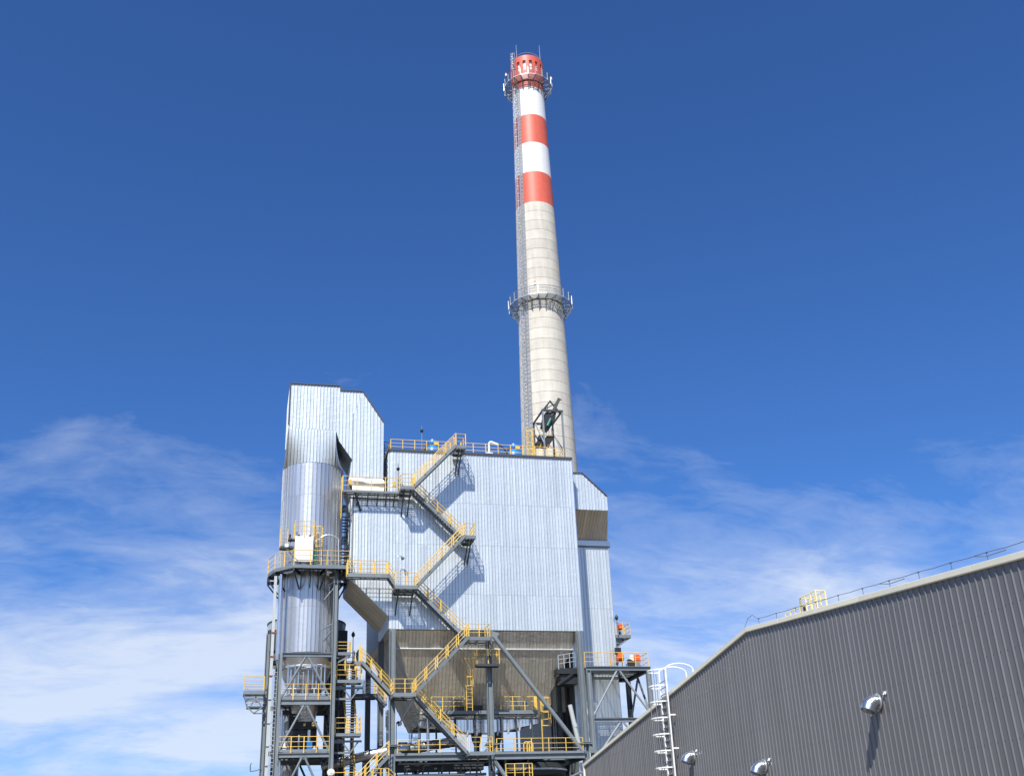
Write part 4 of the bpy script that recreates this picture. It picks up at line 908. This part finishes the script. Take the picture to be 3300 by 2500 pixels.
deck(rt, 29.9, 35.8, 92.0, 96.0, 17.84, edge=0.12, m='steel', gr='steel_dark', gap=0.14); deck(rt, 34.5, 35.8, 96.0, 98.0, 17.84, edge=0.12, m='steel')
railing(rt, [(29.7, 91.9, 17.82), (35.7, 91.9, 17.82), (35.8, 97.9, 17.82)], h=1.24, sp=1.28)
deck(rt, 27.3, 29.7, 92.4, 94.6, 17.75, edge=0.5, m='black', gr='steel_dark'); railing(rt, [(29.0, 92.42, 18.0), (27.4, 92.42, 17.75)], h=1.1, sp=0.5, m='galv')
MB().bar((27.2, 92.5, 16.3), (28.9, 92.5, 17.4), 0.16, 0.2).box(27.6, 29.2, 92.6, 94.4, 16.4, 17.2).build('chute', 'black', rt)
up = thing('upper_bracket_platform', 'small high railed platform on the right flank of the slim annex', 'platform', (34.9, 96.5, 21.4))
deck(up, 34.3, 35.8, 96.0, 97.6, 21.5, edge=0.3, m='steel'); railing(up, [(34.35, 96.04, 21.5), (35.76, 96.04, 21.5), (35.76, 97.56, 21.5)], h=1.12, sp=0.8)
MB().bar((34.3, 96.2, 20.3), (35.6, 96.2, 21.2), 0.12, 0.14).bar((34.3, 97.4, 20.3), (35.6, 97.4, 21.2), 0.12, 0.14).box(34.3, 35.0, 96.3, 97.3, 20.7, 21.2).each('bracket', 'steel', up)
for i, (x, y, z, lab) in enumerate(((34.95, 96.6, 22.1, 'orange motor cover on the small high annex platform'), (34.25, 95.4, 19.25, 'orange drum hung on the right edge of the annex wall'), (35.35, 93.6, 18.7, 'orange hooded machine at the right end of the braced platform'))):
    om = thing('orange_motor', lab, 'motor', (x, y, z - 0.4))
    if i == 1:
        MB().tube((x - 0.2, y, z), (x + 0.32, y, z), 0.42, 18).build('drum', 'orange', om, True); MB().box(x - 0.35, x + 0.2, y - 0.1, y + 0.2, z + 0.3, z + 0.9).tube((x - 0.28, y, z - 0.7), (x - 0.18, y, z - 0.2), 0.12, 8).each('hanger', 'black', om)
    elif i == 2:
        MB().prism([(x - 0.28, y, z), (x + 0.32, y, z - 0.05), (x + 0.25, y, z + 0.5), (x - 0.12, y, z + 0.55)], (0,1,0), 0.5).build('hood', 'orange', om)
        MB().box(x - 0.2, x + 0.25, y + 0.05, y + 0.45, z - 0.75, z).build('body', 'steel', om); MB().box(x - 0.85, x - 0.35, y, y + 0.5, z - 0.8, z + 0.1).build('gearbox', 'black', om); MB().prism([(x - 0.75, y - 0.02, z + 0.1), (x - 0.35, y - 0.02, z - 0.1), (x - 0.4, y - 0.02, z + 0.45), (x - 0.6, y - 0.02, z + 0.5)], (0,1,0), 0.3).build('cream_cover', 'cream', om)
    else:
        MB().box(x - 0.15, x + 0.2, y - 0.2, y + 0.2, z, z + 0.5).build('cover', 'orange', om); MB().box(x - 0.1, x + 0.1, y - 0.15, y + 0.15, z - 0.6, z).build('body', 'steel', om)
# ------------------------------------------------------------------ things on the boiler roof
ZR = ZT + 0.18
dk = thing('side_roof_ladder', 'dark caged ladder in the shadowed gap between the duct and the boiler roof corner', 'ladder', (11.9, 94, 33.2))
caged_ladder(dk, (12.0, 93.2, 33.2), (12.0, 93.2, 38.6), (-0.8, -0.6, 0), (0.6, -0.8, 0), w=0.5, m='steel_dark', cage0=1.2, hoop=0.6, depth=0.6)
rg = thing('roof_guardrail', 'yellow guardrail along the front and left edges of the boiler roof', 'guardrail', (20, 92.2, ZR))
railing(rg, [(12.25, 100, ZR), (12.25, 92.15, ZR), (17.9, 92.15, ZR)], h=1.05, sp=1.18); railing(rg, [(18.9, 92.15, ZR), (27.4, 92.15, ZR)], h=1.05, sp=1.22)
for x, lab in ((16.9, 'blue domed tank on the boiler roof behind the top stair flight'), (25.1, 'blue domed tank on the boiler roof beside the chimney')):
    bt = thing('blue_tank', lab, 'tank', (x, 96, ZR), 'blue tanks on the boiler roof')
    MB().lathe((x, 96, 0), [(0.78, ZR), (0.84, 38.9), (0.78, 39.35), (0.52, 39.66), (0.2, 39.75), (0.01, 39.77)], 24).build('vessel', 'blue_tank', bt, True)
    MB().lathe((x, 96, 0), [(0.16, 39.7), (0.45, 39.86), (0.47, 40.1), (0.4, 40.3), (0.1, 40.38), (0.01, 40.38)], 20).build('cap', 'blue_tank', bt, True)
    MB().box(x + 0.02, x + 0.46, 95.36, 95.52, 39.66, 39.92).each('actuator', 'yellow', bt)
    MB().path([(x - 0.95, 95.7, 39.1), (x - 0.72, 95.7, 39.7), (x - 0.4, 95.8, 39.85)], 0.1, 8).build('inlet_hose', 'black', bt, True)
wp2 = thing('roof_vent_pipe', 'white hooked vent pipe on the boiler roof with a dark hose', 'pipe', (22.33, 95, ZR))
MB().tube((22.33, 95, ZR), (22.33, 95, 39.9), 0.1, 12).tube((22.33, 95, 39.9), (22.5, 95, 40.08), 0.1, 12).tube((22.5, 95, 40.08), (23.25, 95, 39.82), 0.12, 12).build('stack', 'white_paint', wp2, True)
MB().path([(23.2, 95, 39.85), (23.5, 95, 39.7), (23.75, 95, 39.55), (23.95, 95, 39.25), (24.15, 95.2, 39.1)], 0.07, 8).build('hose', 'black', wp2, True)
MB().box(22.0, 22.65, 94.8, 95.2, 38.75, 38.9).build('base_plate', 'white_paint', wp2)
hf = thing('hoist_frame', 'dark steel lifting frame with a pitched top on the boiler roof before the chimney', 'hoist', (29.6, 98.8, ZR))
for x in (28.6, 30.68):
    for y in (97.0, 100.6): MB().bar((x, y, ZR), (x, y, 44.7), 0.16, 0.16).each('leg', 'steel' if y < 98 else 'steel_dark', hf)
for y in (97.0, 100.6): MB().bar((28.5, y, 44.7), (30.78, y, 44.7), 0.18, 0.2).build('beam', 'steel_dark', hf)
for x in (28.6, 30.68):
    MB().bar((x, 97, 44.7), (x, 100.6, 44.7), 0.14, 0.16).build('beam', 'steel_dark', hf)
    MB().bar((x, 97.0, 40.2), (x, 100.6, 43.6), 0.1, 0.1).build('brace', 'steel_dark', hf)
for y in (97.6, 99.6):
    for x in (28.6, 30.68): MB().bar((x, y, 44.7), (29.64, y, 46.05), 0.13, 0.14).build('rafter', 'steel_dark', hf)
MB().bar((29.64, 97.5, 46.05), (29.64, 99.7, 46.05), 0.1, 0.12).bar((28.6, 97.2, 44.75), (30.3, 97.4, 45.8), 0.08, 0.08).bar((29.64, 98.6, 44.7), (29.64, 98.6, 46.0), 0.05, 0.05).build('rafter', 'steel_dark', hf)
MB().bar((30.45, 96.9, 46.1), (29.55, 97.2, 44.2), 0.22, 0.3).bar((30.3, 96.9, 46.0), (30.7, 96.9, 45.95), 0.08, 0.08).build('boom', 'black', hf)
MB().add([(28.95,97.1,44.55),(30.1,97.1,44.6),(29.95,97.1,43.9),(29.3,97.1,42.75),(28.9,97.1,42.8),(28.6,97.1,43.2)] + [(28.95,98.3,44.55),(30.1,98.3,44.6),(29.95,98.3,43.9),(29.3,98.3,42.75),(28.9,98.3,42.8),(28.6,98.3,43.2)],
         [tuple(range(6)), tuple(range(6, 12))[::-1]] + [(i, 6 + i, 6 + (i+1) % 6, (i+1) % 6) for i in range(6)]).build('hopper_bucket', 'black', hf)
MB().tube((29.02, 96.95, 42.95), (29.42, 96.95, 43.78), 0.15, 14).build('cylinder_drive', 'green', hf, True)
MB().add([(27.9,97.3,41.0),(29.2,97.3,41.0),(29.7,97.3,41.7),(29.65,97.3,42.1),(29.05,97.3,42.1),(28.7,97.3,41.6),(28.3,97.3,41.35),(27.95,97.3,41.4)] + [(x, 98.4, z) for x, z in ((27.9,41.0),(29.2,41.0),(29.7,41.7),(29.65,42.1),(29.05,42.1),(28.7,41.6),(28.3,41.35),(27.95,41.4))],
         [tuple(range(8)), tuple(range(8, 16))[::-1]] + [(i, 8 + i, 8 + (i+1) % 8, (i+1) % 8) for i in range(8)]).build('cradle', 'black', hf)
MB().tube((28.35, 97.2, 41.8), (28.35, 97.8, 41.8), 0.3, 14).tube((28.35, 97.1, 41.8), (28.35, 97.2, 41.8), 0.16, 10).build('winch', 'steel_dark', hf)
MB().lathe((29.05, 97.2, 40.95), [(0.001, 0.05), (0.14, 0), (0.1, -0.2), (0.03, -0.3), (0.001, -0.32)], 10).build('hook', 'rust', hf)
for x in (28.95, 29.25, 29.5): MB().tube((x, 97.4, 42.1), (x + 0.05, 97.4, 42.9), 0.03, 6).build('cable', 'wire', hf)
MB().bar((27.75, 97.0, 43.2), (28.6, 97.0, 41.0), 0.1, 0.1).bar((29.7, 97.0, 42.0), (30.6, 97.0, 39.8), 0.1, 0.1).bar((29.2, 97.4, 41.1), (29.7, 97.4, 40.6), 0.09, 0.09).build('brace', 'galv', hf)
rc = thing('roof_caged_ladder', 'yellow caged ladder rising beside the lifting frame on the boiler roof', 'ladder', (27.2, 97.4, ZR))
caged_ladder(rc, (27.25, 97.6, ZR), (27.25, 97.6, 42.7), (0,-1,0), (1,0,0), w=0.55, m='yellow', cage0=0.8, hoop=0.65, depth=0.7, r=0.03)
MB().bar((27.5, 97.2, 39.0), (28.3, 97.2, 41.0), 0.05).bar((27.5, 97.2, 42.6), (28.6, 97.2, 42.6), 0.05).bar((27.5, 97.2, 42.0), (29.6, 97.2, 42.0), 0.05).each('handhold', 'yellow', rc)
ry = thing('roof_rail_loop', 'low yellow loop railing at the foot of the roof lifting frame', 'guardrail', (29.6, 97, ZR))
railing(ry, [(28.85, 96.8, 39.35), (30.5, 96.8, 39.35), (30.6, 98.5, 39.35)], h=1.12, sp=1.5)
MB().bar((29.75, 96.85, ZR), (29.7, 96.85, 40.2), 0.14, 0.14).bar((28.3, 96.9, ZR), (28.4, 96.9, 40.4), 0.07, 0.07).each('upright', 'yellow', ry)
pl = MB().box(28.2, 31.0, 96.5, 99, ZR, 39.33).build('plinth', 'galv', ry)

# ------------------------------------------------------------------ lamps
def lamp_mast(x, y, z0, z1, lab, head='cap'):
    t = thing('lamp_post', lab, 'lamp', (x, y, z0))
    MB().tube((x, y, z0), (x, y, z1), 0.045, 8, 0.03).build('pole', 'steel' if head != 'goose' else 'galv', t)
    if head == 'cap':
        MB().lathe((x, y, z1 - 0.55), [(0.001, 0.22), (0.1, 0.18), (0.17, 0.05), (0.1, -0.1), (0.05, -0.16)], 12).build('lamp_head', 'black', t, True)
    elif head == 'ball':
        MB().lathe((x, y, z1 - 0.2), [(0.001, 0.35), (0.07, 0.25), (0.16, 0.1), (0.16, -0.05), (0.08, -0.2), (0.001, -0.22)], 12).build('lamp_head', 'black', t, True)
    elif head == 'goose':
        pts = [V(x, y, z1)] + [V(x + 0.22 - 0.22 * math.cos(a), y, z1 + 0.2 * math.sin(a)) for a in (0.5, 1.0, 1.57, 2.1, 2.6)]
        MB().path(pts, 0.035, 6).build('arm', 'galv', t); p = pts[-1]
        MB().tube(p + V(-0.02, 0, 0), p + V(0.1, -0.05, -0.2), 0.08, 10, 0.17).build('lamp_head', 'steel_dark', t, True)
    return t
lamp_mast(15.24, 92.4, ZR, 40.3, 'thin lamp mast on the boiler roof left of the blue tank', 'cap')
lamp_mast(12.8, 91.0, 33.2, 35.85, 'short lamp post on the high walkway below the roof corner', 'cap')
lamp_mast(12.77, 91.2, 24.2, 27.05, 'gooseneck lamp on the landing beside the level footbridge', 'goose')
lamp_mast(9.5, 95.9, 18.8, 21.4, 'slim lamp post standing on top of the stair tower', 'ball')
lamp_mast(34.9, 96.5, 17.84, 19.75, 'short dark lamp post beside the orange hooded machine', 'ball')
lamp_mast(34.35, 95.6, 21.5, 23.2, 'dark lamp post at the annex edge over the high bracket platform', 'ball')
fl_ = thing('flood_light', 'flood light on an arm right of the left boiler column under the stairs', 'lamp', (12.9, 92.3, 10.6))
MB().tube((12.9, 92.3, 10.56), (12.9, 92.3, 13.2), 0.03, 6).tube((12.9, 92.3, 13.2), (13.05, 92.3, 13.15), 0.03, 6).build('pole', 'steel', fl_)
MB().tube((13.02, 92.3, 13.2), (13.2, 92.15, 13.06), 0.13, 10, 0.17).build('lamp_head', 'black', fl_); MB().tube((13.2, 92.15, 13.06), (13.26, 92.1, 13.02), 0.16, 10).build('lens', 'lamp_glass', fl_)

# ------------------------------------------------------------------ grey warehouse on the right
W0 = V(19.327, 35.049, 0); WD = V(-0.052, -0.99865, 0).normalized(); WN = V(WD.y, -WD.x, 0)      # along the wall towards the viewer; outwards
if WN.x > 0: WN = -WN
TA, T0, T1, ZAP, ZEV = -4.1, -31.3, 23.1, 9.97, 7.25
def ztop(t): return ZAP - (ZAP - ZEV) * abs(t - TA) / (TA - T0)
wh = thing('grey_warehouse', 'long grey ribbed metal warehouse with a shallow gable and pale roof trim', 'building', W0 + WD * TA)
def wp_(t, out=0.0, z=0.0): return W0 + WD * t + WN * out + V(0, 0, z)
n = int((T1 - T0) / 0.3)
for i in range(n):
    a = T0 + i * 0.3; b = a + 0.3
    mb = MB()
    prof = [(a, 0.0), (a + 0.008, 0.032), (a + 0.03, 0.032), (a + 0.056, 0.0), (b, 0.0)]
    for t_, o_ in prof:
        mb.v += [wp_(t_, o_, 0), wp_(t_, o_, ztop(t_) - 0.02)]
    mb.f += [(2*k, 2*k+1, 2*k+3, 2*k+2) for k in range(4)]
    for t_, o_ in (): pass
    mb.build('wall_panel', 'wh_panel', wh)
fs = MB()
for i in range(n):
    t_ = T0 + i * 0.3 + 0.085
    for k in range(9):
        z = 1.0 + k * 1.05
        if z < ztop(t_) - 0.3: 
            c = wp_(t_, 0.0, z); fs.add([c + WD * -0.016 + V(0,0,-0.016), c + WD * 0.016 + V(0,0,-0.016), c + WD * 0.016 + V(0,0,0.016), c + WD * -0.016 + V(0,0,0.016), c + WN * 0.015], [(0,1,4),(1,2,4),(2,3,4),(3,0,4)])
fso = fs.build('fasteners', 'steel_dark', wh); fso['kind'] = 'stuff'
for s0, s1, k in ((TA, T0 - 0.12, 9), (TA, T1, 9)):
    for i in range(k):
        a = s0 + (s1 - s0) * i / k; b = s0 + (s1 - s0) * (i + 1) / k - (0.012 if s1 > s0 else -0.012)
        za, zb = ztop(a), ztop(b)
        mb = MB(); sec = [(0.0, -0.05), (0.075, -0.05), (0.09, -0.02), (0.09, 0.13), (0.07, 0.14), (-0.25, 0.14), (-0.25, -0.02)]
        for t_, z_ in ((a, za), (b, zb)): mb.v += [wp_(t_, o_, z_ + h_) for o_, h_ in sec]
        kk = len(sec); mb.f += [(j, (j+1) % kk, kk + (j+1) % kk, kk + j) for j in range(kk)] + [tuple(range(kk)), tuple(range(kk, 2*kk))]
        mb.build('roof_trim', 'wh_trim', wh)
D = 30.0
mb = MB()
mb.add([wp_(T0, -0.2, ZEV + 0.12), wp_(TA, -0.2, ZAP + 0.12), wp_(T1, -0.2, ztop(T1) + 0.12), wp_(T0, -D, ZEV + 0.12), wp_(TA, -D, ZAP + 0.12), wp_(T1, -D, ztop(T1) + 0.12)], [(0,1,4,3), (1,2,5,4)])
mb.build('roof_sheet', 'wh_roof', wh)
mb = MB().add([wp_(T0, -0.02, 0), wp_(T0, -D, 0), wp_(T0, -D, ZEV), wp_(T0, -0.02, ZEV)], [(0,1,2,3)]).add([wp_(T1, 0, 0), wp_(T1, -D, 0), wp_(T1, -D, ztop(T1)), wp_(T1, 0, ztop(T1))], [(0,3,2,1)]).each('side_wall', 'wh_panel', wh)
MB().bar(wp_(T0 + 0.06, 0.03, 0), wp_(T0 + 0.06, 0.03, ZEV - 0.05), 0.12, 0.12).build('corner_trim', 'wh_trim', wh)
gt = MB().tube(wp_(T0 - 0.3, 0.1, 6.95), wp_(T0 - 1.6, 0.55, 6.75), 0.07, 8).build('gutter_spout', 'galv', wh)

wl_ = thing('wall_ladder', 'white caged ladder on the grey warehouse wall curling over its roof edge', 'ladder', wp_(-15.0, 0.3, 0))
LT = -14.05; zt = ztop(LT)
caged_ladder(wl_, wp_(LT, 0.32, 0.3), wp_(LT, 0.32, zt + 1.15), WN, WD, w=0.98, m='ladder_white', m2='galv_dark', cage0=2.4, hoop=0.74, depth=0.72, r=0.03, rung=0.3)
for z in (2.0, 3.5, 5.0, 6.5, 8.0):
    for k in (-1, 1): MB().bar(wp_(LT + 0.49 * k, 0.02, z), wp_(LT + 0.49 * k, 0.32, z), 0.05, 0.07).build('standoff', 'ladder_white', wl_)
for k in (-1, 1):
    pts = [wp_(LT + 0.49 * k, 0.32 - 0.7 * (1 - math.cos(a)), zt + 1.1 + 0.3 * math.sin(a)) for a in [i * math.pi / 8 for i in range(9)]] + [wp_(LT + 0.49 * k, -1.08, zt + 0.15)]
    MB().path(pts, 0.035, 8).build('walk_through_rail', 'ladder_white', wl_)
for t_, z_, lab in ((-11.75, 5.95, 'silver vent cowl on the grey wall right beside the white ladder'), (-4.1, 4.85, 'silver vent cowl on the grey wall at the bottom edge between the other two'), (5.0, 5.92, 'silver vent cowl highest and nearest on the grey wall, long shadow below it')):
    vc = thing('vent_cowl', lab, 'vent', wp_(t_, 0, z_), 'vent cowls on the grey wall')
    c0 = wp_(t_, 0.03, z_); d1 = WN; d2 = (WN * 0.72 + V(0, 0, -0.55)).normalized(); d3 = (WN * 0.45 + V(0, 0, -0.9)).normalized()
    r_ = 0.235
    p1 = c0 + d1 * 0.16; p2 = p1 + d2 * 0.17; p3 = p2 + d3 * 0.17
    def ring(mb, c, d, r, nn=22):
        a = WD; b = d.cross(a).normalized()
        mb.v += [c + a * r * math.cos(2*math.pi*i/nn) + b * r * math.sin(2*math.pi*i/nn) for i in range(nn)]
    mb = MB(); nn = 22
    seq = [(c0, d1, r_), (p1, (d1 + d2).normalized(), r_ * 1.02), (p2, (d2 + d3).normalized(), r_ * 1.02), (p3, d3, r_)]
    for c, d, r in seq: ring(mb, c, d, r)
    ring(mb, p3, d3, r_ * 0.94); ring(mb, p2, (d2 + d3).normalized(), r_ * 0.94)
    for k in range(5): mb.f += [(k*nn + i, k*nn + (i+1) % nn, (k+1)*nn + (i+1) % nn, (k+1)*nn + i) for i in range(nn)]
    mb.f.append(tuple(range(5*nn, 6*nn)))
    o = mb.build('elbow', 'silver', vc, True)
    for c, d in ((p1, (d1 + d2).normalized()), (p2, (d2 + d3).normalized())):
        m2 = MB(); ring(m2, c - d * 0.012, d, r_ * 1.05); ring(m2, c + d * 0.012, d, r_ * 1.05); m2.f += [(i, (i+1) % nn, nn + (i+1) % nn, nn + i) for i in range(nn)]; m2.build('seam_band', 'silver', vc, True)
    m3 = MB(); ring(m3, c0, d1, r_ + 0.03); ring(m3, c0 + d1 * 0.03, d1, r_ + 0.03); m3.f += [(i, (i+1) % nn, nn + (i+1) % nn, nn + i) for i in range(nn)] + [tuple(range(nn, 2*nn))]; m3.build('wall_flange', 'galv', vc)
    for k in (-0.45, -0.56): MB().tube(wp_(t_ - k, 0.0, z_ + 0.25), wp_(t_ - k, 0.06, z_ + 0.15), 0.03, 8).build('fixing', 'galv', vc)

lw_ = thing('lightning_wire', 'thin dark conductor wire on short holders above the warehouse roof edge', 'wire', wp_(4, 0, ztop(4)))
pts = []; 
pts += [wp_(TA, 0.1, ZAP + 0.16), wp_(TA + 0.35, 0.08, ZAP + 0.42), wp_(TA + 0.75, 0.05, ZAP + 0.48), wp_(TA + 1.2, 0.05, ztop(TA + 1.2) + 0.36)]
hold = [TA + 1.3 + 1.62 * k for k in range(16)]
for t_ in hold:
    pts.append(wp_(t_, 0.05, ztop(t_) + 0.36)); pts.append(wp_(t_ + 0.8, 0.05, ztop(t_ + 0.8) + 0.34))
MB().path(pts, 0.009, 6).build('cable', 'wire', lw_)
hm_ = mesh_of('wire_holder', MB().box(-0.006, 0.006, -0.006, 0.006, 0, 0.2).box(-0.02, 0.02, -0.03, 0.03, 0.175, 0.205), 'wire')
for t_ in hold: place('holder', hm_, lw_, wp_(t_, 0.05, ztop(t_) + 0.16))
for t_ in (6.3, 11.2): MB().path([wp_(t_, 0.05, ztop(t_) + 0.35), wp_(t_ + 0.2, -0.2, ztop(t_) + 0.3), wp_(t_ + 0.9, -0.3, ztop(t_) + 0.28)], 0.012, 5).build('branch_wire', 'wire', lw_)

re = thing('roof_access_rails', 'pale yellow railed access unit standing on the warehouse roof near the ridge', 'guardrail', (20.9, 37, 10.0))
zb = 10.1
railing(re, [(20.9, 38.4, zb), (20.9, 37.2, zb), (21.2, 36.9, zb)], h=0.42, sp=0.45, levels=(1.0, 0.5), r=0.02, pw=0.045, m='pale_yellow')
railing(re, [(20.9, 37.1, zb), (20.9, 35.9, zb), (21.3, 35.9, zb), (21.3, 37.1, zb), (20.9, 37.1, zb)], h=0.74, sp=0.42, levels=(1.0, 0.62), r=0.022, pw=0.045, m='pale_yellow')
MB().box(20.95, 21.3, 36.0, 38.0, 10.0, 10.2).build('curb', 'cream', re); MB().box(20.95, 21.1, 37.0, 37.06, 10.3, 10.48).build('switch_box', 'black', re)
MB().tube((21.1, 37.5, 10.25), (21.1, 37.8, 10.27), 0.08, 10).build('motor', 'rust', re)
